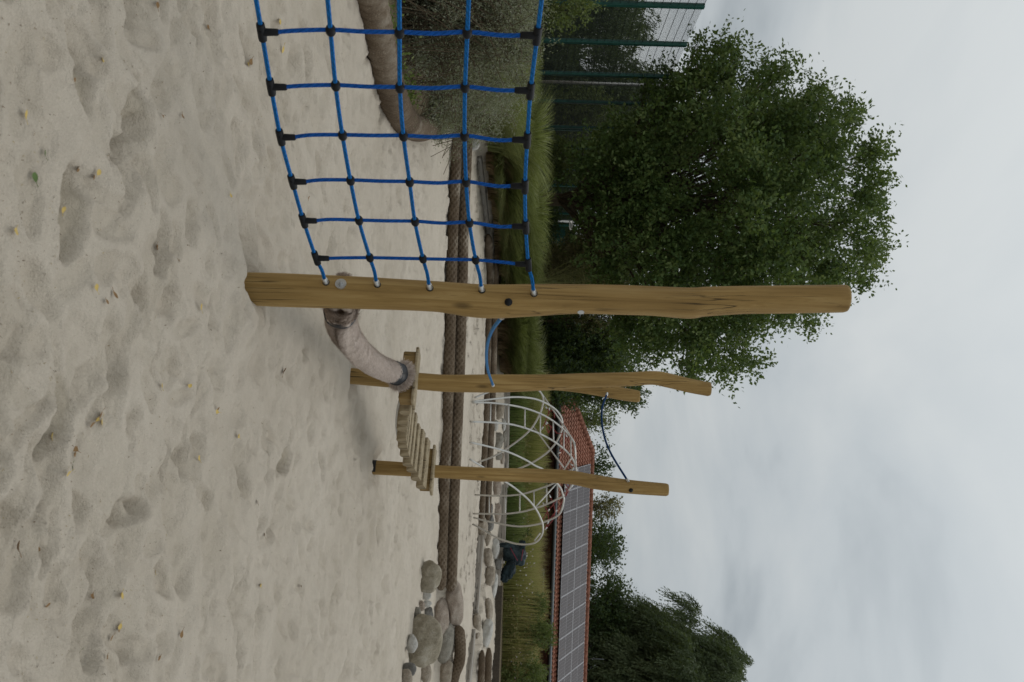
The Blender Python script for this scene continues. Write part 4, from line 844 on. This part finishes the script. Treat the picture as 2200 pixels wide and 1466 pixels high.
for i, (Y, D) in enumerate([(20,12.6),(70,13.4),(120,14.2),(170,15.0),(215,15.8),(255,16.4),(295,17.2),(-40,12.4),(150,17.0),(230,18.4),(60,16.0)]):
    x = (Y-733)/F_PX*D; clump('ornamental_grass', x, D, (1.22 if Y > 100 else 1.12)+.2*math.sin(i*2.3), 2400, 'grass', 260+i, lab, 'feathery grass clumps behind the bush', r0=.25, spread=.5, w=.005)
# flowering spikes and leafy tendrils near the tall fence
broad('climbing_shrub', 'leafy shrub with pale round leaves climbing at the foot of the tall fence', 'bush', [(1165,-60,70),(1200,-60,75),(1240,-40,45),(1275,0,35)], 19, .5, 26, .2, 2600, .06, 'mid_leaf', 71, gb(1150,20,19), P(1240,15,19), .02, nlimb=20)
# ------------------------------------------------------------------ meadow in front of the building
R = rs_(81)
def meadow(name, label, n, xf, y0, y1, h0, h1, mat, w, seed):
    R = rs_(seed); y = R.uniform(y0, y1, n); x = xf(y, R.random(n)); z = Hs(x, y)-.03
    b = np.stack([x, y, z], 1); H_ = R.uniform(h0, h1, n)*(1+.35*vn(x*.6, y*.6, seed)*2); az = R.random(n)*6.28; o_ = np.stack([np.cos(az), np.sin(az), np.zeros(n)], 1)*(H_*.28*R.random(n))[:, None]; s = norm(np.cross(o_+1e-4, [0, 0, 1.]))*w
    V = np.stack([b-s, b+s, b+s*.8+o_*.35+np.array([0,0,1.])*(H_*.55)[:, None], b-s*.8+o_*.35+np.array([0,0,1.])*(H_*.55)[:, None], b+s*.25+o_+np.array([0,0,1.])*H_[:, None], b-s*.25+o_+np.array([0,0,1.])*H_[:, None]], 1).reshape(-1, 3)
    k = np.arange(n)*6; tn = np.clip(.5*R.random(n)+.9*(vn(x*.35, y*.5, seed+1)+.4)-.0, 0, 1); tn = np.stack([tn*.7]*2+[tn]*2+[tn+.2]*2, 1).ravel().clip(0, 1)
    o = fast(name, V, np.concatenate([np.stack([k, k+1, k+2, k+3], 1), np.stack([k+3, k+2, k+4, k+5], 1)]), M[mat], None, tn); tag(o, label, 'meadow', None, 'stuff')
fx_ = lambda y, u: (70+u*1000)/F_PX*y
meadow('meadow', 'tall yellow-green wild meadow in front of the brick building', 80000, fx_, 29.2, 43.5, .55, 1.25, 'meadow', .011, 82)
meadow('meadow_grass', 'arching bright green grass along the grey timber', 26000, lambda y, u: (60+u*380)/F_PX*y, 28.7, 31.0, .25, .62, 'grass_bright', .009, 83)
meadow('seed_stalks', 'reddish brown seed stalks in the meadow', 14000, fx_, 36, 43.8, .9, 1.35, 'dry_grass', .007, 84)
n = 95000; y = 28.6+14.9*R.random(n); x = (100+R.random(n)*1000)/F_PX*y; k = vn(x*.8, y*.8, 14)+.5*vn(x*2.3, y*2.3, 15)+R.random(n)*.3 > .02; x, y = x[k], y[k]; hh_ = .5+.9*(vn(x*.5, y*.5, 17)+.5); pt = np.stack([x, y, Hs(x, y)+hh_*R.random(len(x))**.5*(.75+.35*ss(30, 40, y))], 1)
o = leafmesh('meadow_herbs', pt, R.normal(size=pt.shape)+[0, 0, .5], .075*R.uniform(.5, 1.4, len(pt)), .03, M['herb'], None, np.clip(R.random(len(pt))*.7+.3, 0, 1), R); tag(o, 'mixed leafy herbs and weeds in the meadow', 'herbs', None, 'stuff')
n = 4200; y = R.uniform(28.8, 40, n); x = (R.uniform(380, 1100, n)-0)/F_PX*y; z = Hs(x, y)+R.uniform(.3, .95, n); pt = np.stack([x, y, z], 1); k = vn(x*1.3, y*1.3, 4) > .02; pt = pt[k]
o = leafmesh('wild_flowers', pt, R.normal(size=pt.shape), .065*R.uniform(.5, 1.3, len(pt)), .06, M['bloom'], None, R.random(len(pt)), R); tag(o, 'scattered whitish and pink wild flowers over the meadow', 'flowers', None, 'stuff')
GS = 'shrubs of the flower bed at the right'
broad('rose_bush', 'green rose bush with pale blooms behind the broad pale timber', 'bush', [(1082,1112,1172),(1105,1112,1174),(1128,1118,1168)], 29.6, .5, 24, .2, 5200, .05, 'dark_leaf', 91, gb(1080,1142,29.6), P(1120,1142,29.6), .015, GS, nlimb=14)
broad('garden_shrub', 'bushy green shrub with reddish bits right of the dark bag', 'bush', [(1072,1255,1330),(1110,1252,1335),(1150,1262,1330),(1172,1280,1320)], 30.5, .9, 40, .26, 12000, .05, 'mid_leaf', 92, gb(1060,1290,30.5), P(1150,1290,30.5), .02, GS, nlimb=20)
broad('garden_shrub', 'loose green shrub with red-tinged tips between the other bed shrubs', 'bush', [(1070,1320,1410),(1110,1318,1412),(1150,1325,1405),(1190,1350,1385)], 30.0, .9, 44, .26, 13000, .05, 'mid_leaf', 93, gb(1060,1365,30), P(1165,1365,30), .02, GS, nlimb=24, gap=.25)
broad('garden_shrub', 'dark green leafy shrub at the right edge of the flower bed', 'bush', [(1068,1395,1560),(1110,1395,1560),(1140,1400,1560),(1165,1420,1560)], 29.6, .9, 50, .28, 17000, .055, 'mid_leaf', 94, gb(1060,1450,29.6), P(1140,1450,29.6), .02, GS, nlimb=20)
for nm_, Y, D in (('red',1300,30.2),('red',1370,29.8)):
    n = 900; c = P(1125, Y, D)+R.normal(size=(n, 3))*[.75, .4, .42]; leafmesh('red_leaf_tips', c, R.normal(size=(n, 3)), .035, .025, M['redbits'], [o_ for o_ in C.objects if o_.name.startswith('garden_shrub')][0 if Y < 1340 else 1], R.random(n), R)
for nm_, Y, D, n in (('rose',1150,29.2,90),('rose',1120,29.3,50)):
    c = P(1104, Y, D)+R.normal(size=(n, 3))*[.30, .2, .2]; leafmesh('blooms', c, R.normal(size=(n, 3)), .07, .07, M['bloom'], [o_ for o_ in C.objects if o_.name.startswith('rose_bush')][0], R.random(n), R)
# tall thin saplings in the bed
for i, (X, Y, D, lb) in enumerate(((1190,1352,31,'thin leafy shoot reaching up to the gutter, behind the red-tinged shrub'),(1180,1440,31,'thin leafy shoot beside the gutter at the right edge'))):
    a = P(1080, Y, D); b = P(X, Y-4, D); e = empty('tall_shoot', a, lb, 'plant', GS); mb = MB(); mb.tube(spline([a, (a+b)/2+[.05, 0, 0], b], 8), .006, 5); mb.build('stem', M['bark'], e)
    n = 120; f = R.uniform(.3, 1, n)[:, None]; leafmesh('leaves', a*(1-f)+b*f+R.normal(size=(n, 3))*.09, R.normal(size=(n, 3)), .08, .05, M['mid_leaf'], e, R.random(n), R)
# ------------------------------------------------------------------ fences
t = MT('fence_green', .45, .4); n = t.noise(t.tc('Object'), 5, 3); t.col(t.ramp(n, [(.3, (.008, .060, .046)), (.7, (.014, .085, .064))])); M['fence'] = t.m
M['wire'] = plain('fence_wire', (.006, .014, .012), .5)
def fence(name, label, pts, zt, sp=.05, pw=.10, group=None, screen=False):
    b0 = pts[0]; e = empty(name, (b0[0], b0[1], Hd(*b0)), label, 'fence', group)
    for i, (x, y) in enumerate(pts):
        zb = Hd(x, y)-.1; mb = MB(); mb.box((x, y, (zb+zt)/2), (pw, pw*1.6, zt-zb), None, 0, .004); mb.build('post', M['fence'], e, smooth=False)
    for (a, b) in zip(pts[:-1], pts[1:]):
        a = np.array(a); b = np.array(b); L_ = np.linalg.norm(b-a); u = (b-a)/L_; nn_ = np.array([-u[1], u[0]]); zb = .5*(Hd(*a)+Hd(*b))+.05; V = []; F_ = []
        def bar(p0, p1, r):
            d = norm(p1-p0); s = norm(np.cross(d, [nn_[0], nn_[1], 0]))*r; q = np.array([nn_[0], nn_[1], 0])*r; k = len(V)
            for p in (p0, p1): V.extend([p-s-q, p+s-q, p+s+q, p-s+q])
            F_.extend([(k, k+1, k+5, k+4), (k+1, k+2, k+6, k+5), (k+2, k+3, k+7, k+6), (k+3, k, k+4, k+7)])
        for s in np.arange(sp, L_-.01, sp): p = a+u*s; bar(np.array([*p, zb]), np.array([*p, zt-.02]), .0027)
        for z in np.arange(zb, zt, .2):
            for o_ in (-.006, .006): bar(np.array([*(a+nn_*o_), z]), np.array([*(b+nn_*o_), z]), .0038)
        mb = MB(); mb.add(V, F_); mb.build('wire_panel', M['wire'], e, smooth=False)
        if screen: mb = MB(); mb.box((*((a+b)/2+nn_*.03), (zb+zt)/2-.1), (L_ if abs(u[0]) > .5 else .01, .01 if abs(u[0]) > .5 else L_, zt-zb-.3)); mb.build('privacy_screen', M['fence'], e, smooth=False)
zt1 = P(1475, 85, 25.5)[2]; tall = [(-8.35, 20.5)]+[((Y-733)/F_PX*D, D) for Y, D in ((2,23),(85,25.5),(155,27.9),(215,30.4),(270,33))]
fence('ball_court_fence', 'tall green wire mesh fence with square posts running away at the left', tall, zt1)
zt2 = P(1265, 313, 35.5)[2]; low = [(tall[-1][0]+.02, tall[-1][1]+.2)]+[((Y-733)/F_PX*D, D) for Y, D in ((313,35.5),(358,38),(395,40.5),(428,43),(455,45.5),(480,48))]
fence('ball_court_fence', 'lower green mesh fence continuing beyond the oak trunk', low, zt2)
fence('ball_court_fence', 'short green end fence with screen between the oak trunk and the nearest post', [((481-733)/F_PX*48.3, 48.3), ((520-733)/F_PX*48.4, 48.4)], zt2-.05, screen=True)
def pole(X0, X1, Y0, Y1, D, r, label, hoop=False):
    a = P(X0, Y0, D); a[2] = Hd(a[0], a[1]); b = P(X1, Y1, D); e = empty('light_pole' if not hoop else 'hoop_pole', a, label, 'pole'); mb = MB(); mb.tube([a, b], r, 14)
    mb.build('shaft', M['tube'], e)
    mb = MB(); mb.tube([b-[0,0,.02], b+[0, 0, .02]], r*1.25, 14); mb.build('top_cap', M['steel'], e)
    if hoop:
        c = P(1226, 484, D); th = np.linspace(0, 2*np.pi, 30); mb = MB(); mb.tube(np.stack([c[0]+.2*np.cos(th), c[1]+.2*np.sin(th), np.full(30, c[2])+.06*np.sin(th)], 1), .03, 8, cap=False); mb.build('hoop', M['rock_pale'], e)
pole(1150, 1440, 175, 185, 29.0, .045, 'light grey metal pole standing behind the tall green fence')
pole(1150, 1232, 474, 476, 44, .05, 'short grey pole with a small ring right of the oak trunk', True)
# ------------------------------------------------------------------ building
EZ = P(1207, 797, 45)[2]; RZ = P(1271, 966, 49)[2]; XL, XR = 1.40, 22.0; YE, YR, YB = 45.0, 49.0, 53.0; GZB = .95
bld = empty('brick_building', (XL+.8, 46.2, GZB), 'long low brick building with red pantile hip roof covered in solar panels', 'building')
t = MT('brick', .9, .15); bt = t.N.new('ShaderNodeTexBrick'); bt.inputs['Scale'].default_value = 1; bt.inputs['Brick Width'].default_value = .24; bt.inputs['Row Height'].default_value = .075; bt.inputs['Mortar Size'].default_value = .008
bt.inputs['Color1'].default_value = (.16, .055, .035, 1); bt.inputs['Color2'].default_value = (.11, .038, .026, 1); bt.inputs['Mortar'].default_value = (.16, .13, .11, 1)
mpp = t.N.new('ShaderNodeMapping'); mpp.inputs['Rotation'].default_value = (math.radians(90), 0, 0); t.L.new(t.tc('Object'), mpp.inputs[0]); t.L.new(mpp.outputs[0], bt.inputs[0]); t.col(bt.outputs[0]); M['brick'] = t.m
t = MT('pantile', .8, .2); n = t.noise(t.tc('Object'), 5, 4, .7); n2 = t.noise(t.tc('Object'), .6, 3); c = t.ramp(n, [(.3, (.16, .062, .038)), (.5, (.25, .10, .062)), (.7, (.33, .15, .10))]); c = t.mix(t.ramp(n2, [(.4, 0.), (.7, .4)]), c, (.17, .09, .06)); t.col(c); M['pantile'] = t.m
M['gutter'] = plain('zinc_gutter', (.13, .14, .145), .5, .3)
M['winframe'] = plain('window_frame', (.42, .44, .44), .5)
t = MT('window_glass', .08, .8); t.col((.05, .065, .075)); M['glass'] = t.m
mb = MB(); mb.box(((XL+XR)/2, 49.0, (GZB+EZ)/2-.15), (XR-XL-1.6, 5.6, EZ-GZB)); mb.build('wall', M['brick'], bld, smooth=False)
def tilesheet(mb, O, U, S, Nn, Wd_, Ls, ins0, ins1, tw_=.22, row=.34, seg=6):
    rows = int(round(Ls/row)); nc = int(Wd_/tw_*seg); x = np.linspace(0, Wd_, nc+1)
    for r_ in range(rows):
        s0, s1 = r_*Ls/rows, (r_+1)*Ls/rows+.015; a0, b0 = ins0*s0/Ls, Wd_-ins1*s0/Ls; a1, b1 = ins0*s1/Ls, Wd_-ins1*s1/Ls
        wv = .032*np.sin(2*np.pi*x/tw_)+.012*np.sin(4*np.pi*x/tw_+1)
        xa, xb = np.clip(x, a0, b0), np.clip(x, a1, b1)
        jit = .004*np.sin(x*3.1+r_*5)
        lo = O+U*xa[:, None]+S*s0+Nn*(wv+.055+jit)[:, None]; hi = O+U*xb[:, None]+S*s1+Nn*(wv+.008+jit)[:, None]; bt_ = lo-Nn*.045
        V = np.concatenate([bt_, lo, hi]); k = np.arange(nc); m_ = nc+1
        mb.add(V, np.concatenate([np.stack([k, k+1, k+1+m_, k+m_], 1), np.stack([k+m_, k+1+m_, k+1+2*m_, k+2*m_], 1)]).tolist())
mb = MB(); dY = YR-YE; dZ = RZ-EZ; SL = math.hypot(dY, dZ); X_ = np.array([1., 0, 0]); HP = XL+4.1
S_ = np.array([0, dY, dZ])/SL; Nn = np.array([0, -dZ, dY])/SL
tilesheet(mb, np.array([XL, YE, EZ]), X_, S_, Nn, XR-XL, SL, 4.1, 0)
S2 = np.array([0, -dY, dZ])/SL; N2 = np.array([0, dZ, dY])/SL
tilesheet(mb, np.array([XL, YB, EZ]), X_, S2, N2, XR-XL, SL, 4.1, 0, seg=4)
SL3 = math.hypot(4.1, dZ); S3 = np.array([4.1, 0, dZ])/SL3; N3 = np.array([-dZ, 0, 4.1])/SL3
tilesheet(mb, np.array([XL, YB, EZ]), np.array([0, -1., 0]), S3, N3, YB-YE, SL3, 4, 4, seg=4)
roof = mb.build('roof', M['pantile'], bld, smooth=True, auto=50)
mb = MB()
def caps(a, b, r=.13, step=.36):
    a = np.array(a); b = np.array(b); L_ = np.linalg.norm(b-a); n = int(L_/step); d = (b-a)/L_
    for i in range(n): p = a+d*i*L_/n; mb.tube([p, p+d*(L_/n+.05)], [r*1.12, r*.9], 10)
caps((HP, YR, RZ+.03), (XR, YR, RZ+.03)); caps((XL, YE, EZ+.05), (HP, YR, RZ+.05)); caps((XL, YB, EZ+.05), (HP, YR, RZ+.05)); mb.build('ridge_tiles', M['pantile'], roof)
mb = MB(); mb.box(((XL+XR)/2, 49, EZ-.09), (XR-XL-.1, 7.9, .10)); mb.build('soffit', M['eave'], bld, smooth=False)
mb = MB(); mb.tube([(XL-.05, YE-.06, EZ-.07), (XR, YE-.06, EZ-.07)], .075, 10); mb.build('gutter', M['gutter'], bld)
mb = MB(); mb.tube([(XR-4, YE-.06, EZ-.1), (XR-4, YE+1.1, EZ-.6), (XR-4, YE+1.1, GZB)], .05, 8); mb.build('downpipe', M['gutter'], bld)
for (x0, x1, z0, z1) in ((1.9+.35, 2.75, 1.25, 2.62), (6.4, 7.6, 1.7, 2.55), (11, 12.4, 1.7, 2.55), (16.2, 17.4, 1.7, 2.55)):
    mb = MB(); yy = 46.17; w_ = .07
    for bx_ in (((x0+x1)/2, z0, x1-x0+w_, w_), ((x0+x1)/2, z1, x1-x0+w_, w_), (x0, (z0+z1)/2, w_, z1-z0-w_), (x1, (z0+z1)/2, w_, z1-z0-w_)): mb.box((bx_[0], yy, bx_[1]), (bx_[2], .10, bx_[3]))
    wf = mb.build('window', M['winframe'], bld, smooth=False); mb = MB(); mb.box(((x0+x1)/2, yy+.005, (z0+z1)/2), (x1-x0-w_, .04, z1-z0-w_)); mb.build('pane', M['glass'], wf, smooth=False)
# solar panels
t = MT('solar_cell', .45, .10); n = t.noise(t.tc('Object'), 1.2, 2); t.col(t.ramp(n, [(.3, (.040, .035, .040)), (.7, (.062, .054, .060))])); M['cell'] = t.m
M['pvline'] = plain('panel_line', (.20, .20, .215), .5); M['pvfine'] = plain('panel_fine_line', (.11, .105, .11), .5); M['pvframe'] = plain('panel_frame', (.33, .33, .35), .5, .2)
RM = np.stack([X_, S_, Nn], 1); proto = None; PW, PH = .985, 1.70
def panel(o):
    c = np.zeros(3); mb = MB(); mb.box((0, 0, 0), (PW, PH, .035), None, 0)
    for sx in (-1, 1): mb.box((sx*(PW/2-.009), 0, .004), (.018, PH+.004, .036), None, 1)
    for sy in (-1, 1): mb.box((0, sy*(PH/2-.009), .0035), (PW-.038, .018, .035), None, 1)
    mb.box((0, 0, .0187), (PW-.05, .022, .003), None, 2)
    for k in (1, 2, 3, 4, 6, 7, 8, 9): mb.box((0, -PH/2+PH*k/10, .0177), (PW-.05, .0035, .0035), None, 3)
    for k in range(1, 6): mb.box((-PW/2+PW*k/6, 0, .0181), (.0055, PH-.05, .0035), None, 2)
    
    return mb.build('solar_panel', [M['cell'], M['pvframe'], M['pvline'], M['pvfine']], None, smooth=False)
x0p = (999.5-733)/F_PX*46.8
pr_ = panel(None); first = True
for i in range(15):
    for j in range(2):
        o = pr_ if first else pr_.copy()
        if not first: C.objects.link(o)
        first = False; q = np.array([XL, YE, EZ])+S_*(.46+PH/2+j*(PH+.02))+Nn*.14; q[0] = x0p+.5+i*1.005
        o.parent = roof; Mx = Matrix([[*RM[r_], q[r_]] for r_ in range(3)]+[[0, 0, 0, 1]]); rl = Vector(roof.location)+Vector(bld.location); Mx.translation = Vector(q)-rl; o.matrix_basis = Mx
mb = MB(); a = P(1256, 1415, 49); mb.tube([a, a+[0, 0, 1.0]], .012, 6); mb.build('antenna', M['gutter'], roof)
# ------------------------------------------------------------------ jacket and bag on the timber
t = MT('quilted_dark', .6, .3); n = t.noise(t.tc('Object'), 9, 4, .6, .6); w_ = t.math('SINE', t.math('MULTIPLY', t.N.new('ShaderNodeSeparateXYZ').outputs[2], 1.0))
t.col(t.ramp(n, [(.3, (.010, .018, .022)), (.6, (.028, .045, .05)), (.8, (.07, .09, .095))])); t.bump(n, 1, .05); M['jacket'] = t.m
M['bagcloth'] = plain('dark_bag', (.012, .022, .026), .75, 0, .5, 12, .2, .5); M['redtrim'] = plain('red_trim', (.20, .012, .03), .7)
def lump(name, c, size, mat, parent, seed, p_=.45, sub=5, disp=.08, tilt=0):
    u = np.linspace(0, 2*np.pi, 48, endpoint=False); v = np.linspace(-np.pi/2, np.pi/2, 30); U_, V_ = np.meshgrid(u, v); f = lambda a: np.sign(a)*np.abs(a)**p_
    x = f(np.cos(U_))*f(np.cos(V_)); y = f(np.sin(U_))*f(np.cos(V_)); z = f(np.sin(V_)); k = 1+disp*2*(vn(x*2.5+z*1.3, y*2.5+z*2.1, seed)+.5*vn(x*6+z*3, y*6+z*5, seed+1))
    W_ = np.stack([x*k*size[0]+tilt*z*size[2], y*k*size[1], z*k*size[2]], -1).reshape(-1, 3)+c; F_ = [(i*48+j, i*48+(j+1) % 48, (i+1)*48+(j+1) % 48, (i+1)*48+j) for i in range(29) for j in range(48)]
    mb = MB(); mb.add(W_, F_); return mb.build(name, mat, parent)
jc = P(1106, 1190, 26.3); e = empty('jacket', jc-[0, 0, .3], 'dark quilted jacket with red piping heaped on the timber beside the bag', 'jacket')
lump('body', jc, (.27, .22, .29), M['jacket'], e, 5, .5, disp=.16, tilt=.12); lump('collar', P(1122, 1172, 26.2), (.13, .12, .09), M['bagcloth'], e, 8, .7, disp=.15)
lump('sleeve', P(1090, 1172, 26.1), (.07, .10, .20), M['jacket'], e, 9, .8, disp=.2)
for Xp, nm_ in ((1108, 1), (1120, 2)): 
    a = P(Xp-14 if nm_ == 1 else 1120, 1172 if nm_ == 1 else 1205, 26.05); b = P(Xp+4 if nm_ == 1 else 1124, 1205 if nm_ == 1 else 1180, 26.03); mb = MB(); mb.tube(spline([a, (a+b)/2-[0, .03, 0], b], 10), .010, 6); mb.build('piping', M['redtrim'], e)
bc = P(1094, 1226, 26.0); e = empty('bag', bc-[0, 0, .2], 'slack dark teal bag slumped against the jacket on the timber', 'bag')
lump('body', bc-[0, 0, .02], (.24, .2, .17), M['bagcloth'], e, 15, .7, disp=.2, tilt=-.5); lump('flap', P(1084, 1240, 25.9), (.14, .15, .10), M['bagcloth'], e, 17, .8, disp=.2)
mb = MB(); a = P(1100, 1216, 25.8); th = np.linspace(0, np.pi, 14); mb.tube(np.stack([a[0]+.1*np.cos(th), np.full(14, a[1]), a[2]+.08*np.sin(th)], 1), .009, 6); mb.build('handle', M['black'], e)
# ------------------------------------------------------------------ leaves and crumbs on the sand
t = MT('leaf_yellow', .7, .3); t.col((.50, .36, .11)); LY = t.m
t = MT('leaf_brown', .8, .2); t.col((.21, .125, .055)); LB = t.m
t = MT('leaf_green', .7, .3); t.col((.09, .14, .04)); LG = t.m
R = rs_(301)
def onefall(X, Y, s, k):
    x, y = G(X, Y)[:2]; z = Hd(x, y)
    for _ in range(2): q = G(X, Y, z); x, y = q[:2]; z = Hd(x, y)
    mb = MB(); n = 7; V = []; az = R.random()*6.28; curl = R.uniform(.1, .5)
    for i in range(n):
        f = i/(n-1); w = .36*s*math.sin(math.pi*min(1, f*1.02)**.8)*(1-.3*f)+.0005; zc_ = curl*s*(f-.5)**2*2
        for q in (-1, 0, 1): V.append([ (f-.5)*s, q*w, zc_+abs(q)*w*.5*curl*2])
    V = np.array(V); Rm = np.array(Matrix.Rotation(az, 3, 'Z') @ Matrix.Rotation(R.uniform(-.5, .5), 3, 'X') @ Matrix.Rotation(R.uniform(-.4, .4), 3, 'Y')); V = V@Rm.T+[x, y, z+.008]
    F_ = [(i*3+j, i*3+j+1, i*3+j+4, i*3+j+3) for i in range(n-1) for j in range(2)]; V2 = V+[0, 0, .0006]
    mb.add(V, F_); mb.tube([V[-2], V[-2]+(V[-2]-V[1])*.35+[0,0,.003]], .0007*max(1, s/.03), 4)
    mt, lb = ((LY, 'small yellow leaf fallen on the sand'), (LB, 'small curled brown leaf fallen on the sand'), (LG, 'small green leaf fallen on the sand'))[k]
    o = mb.build('fallen_leaf', mt, None, (x, y, z)); i_ = CNT[k]; CNT[k] += 1; tag(o, ordi(i_)+' '+lb.replace('small ', '')+', counted from the left edge of the photo', 'leaf', ('yellow', 'brown', 'green')[k]+' leaves fallen on the sand')
FL = [(175,128,.026,0),(153,172,.024,1),(47,247,.030,0),(345,250,.022,1),(388,250,.024,1),(162,370,.028,0),(158,380,.026,1),(170,362,.028,1),(64,383,.034,2),(162,452,.024,0),(22,497,.030,0),(90,330,.026,2),(240,633,.034,1),(425,660,.032,0),(198,618,.026,0),(222,648,.024,1),(212,900,.03,0),(216,890,.03,1),(207,905,.03,0),(210,912,.028,1),(163,965,.028,1),(158,975,.026,1),(145,1003,.03,2),(130,1016,.024,0),(218,1277,.034,0),(222,1283,.026,1),(262,1345,.028,0),(256,1352,.028,1),(240,1370,.026,1),(385,1362,.034,1),(340,1412,.032,1),(338,1228,.022,0),(462,885,.03,0),(464,880,.03,1),(511,937,.036,0),(100,937,.03,0),(345,830,.024,0),(405,828,.026,0),(555,1258,.026,0),(600,105,.05,0),(596,48,.044,0),(522,132,.04,1),(525,138,.04,0),(193,1385,.026,2),(190,1405,.026,2),(215,1410,.026,1),(492,420,.022,0),(345,530,.032,1),(110,1180,.024,1),(35,1175,.04,1),(600,797,.05,1),(550,1080,.03,1),(565,1150,.03,1),(432,985,.03,0),(387,998,.024,0),(100,1300,.024,1),(640,1260,.034,1),(380,560,.016,1),(480,60,.024,1),(310,12,.03,1),(515,515,.024,1),(660,425,.03,1)]
WORDS = 'first second third fourth fifth sixth seventh eighth ninth tenth eleventh twelfth thirteenth fourteenth fifteenth sixteenth seventeenth eighteenth nineteenth twentieth'.split()
def ordi(i): return WORDS[i] if i < 20 else ('twenty-', 'thirty-')[(i+1)//10-2]+WORDS[(i+1) % 10-1] if (i+1) % 10 else ('twentieth', 'thirtieth', 'fortieth')[(i+1)//10-2]
CNT = {0: 0, 1: 0, 2: 0}
FL.sort(key=lambda q: q[0])
for q in FL: onefall(q[0], q[1], q[2]*.95, q[3])
n = 3000; Xs = R.uniform(5, 930, n); Ys = R.uniform(-60, 1520, n); V = []; Qs = []; tn = []
k_ = vn(Xs*.012, Ys*.008, 9)+.5*R.random(n) > .18
for X, Y in zip(Xs[k_], Ys[k_]):
    g = G(X, Y); z = Hd(g[0], g[1]); D = g[1]; s = R.uniform(.0010, .0030)*(1+.16*D); b = np.array([g[0], g[1], z+.003]); d = norm(R.normal(size=3)*[1, 1, .25]); w = norm(np.cross(d, [0, 0, 1]))*s*.35
    j = len(V); V += [b-w, b+w, b+d*s*2+w*.5, b+d*s*2-w*.5]; Qs.append((j, j+1, j+2, j+3)); tn += [R.random()]*4
t = MT('crumbs', .9, .1); t.col(t.ramp(t.attr('tint'), [(0, (.05, .035, .02)), (.6, (.14, .09, .05)), (1, (.35, .27, .12))]))
o = fast('litter', np.array(V), np.array(Qs), t.m, None, tn); tag(o, 'tiny bark crumbs and bits scattered over the sand', 'litter', None, 'stuff')
print('objects', len(C.objects))
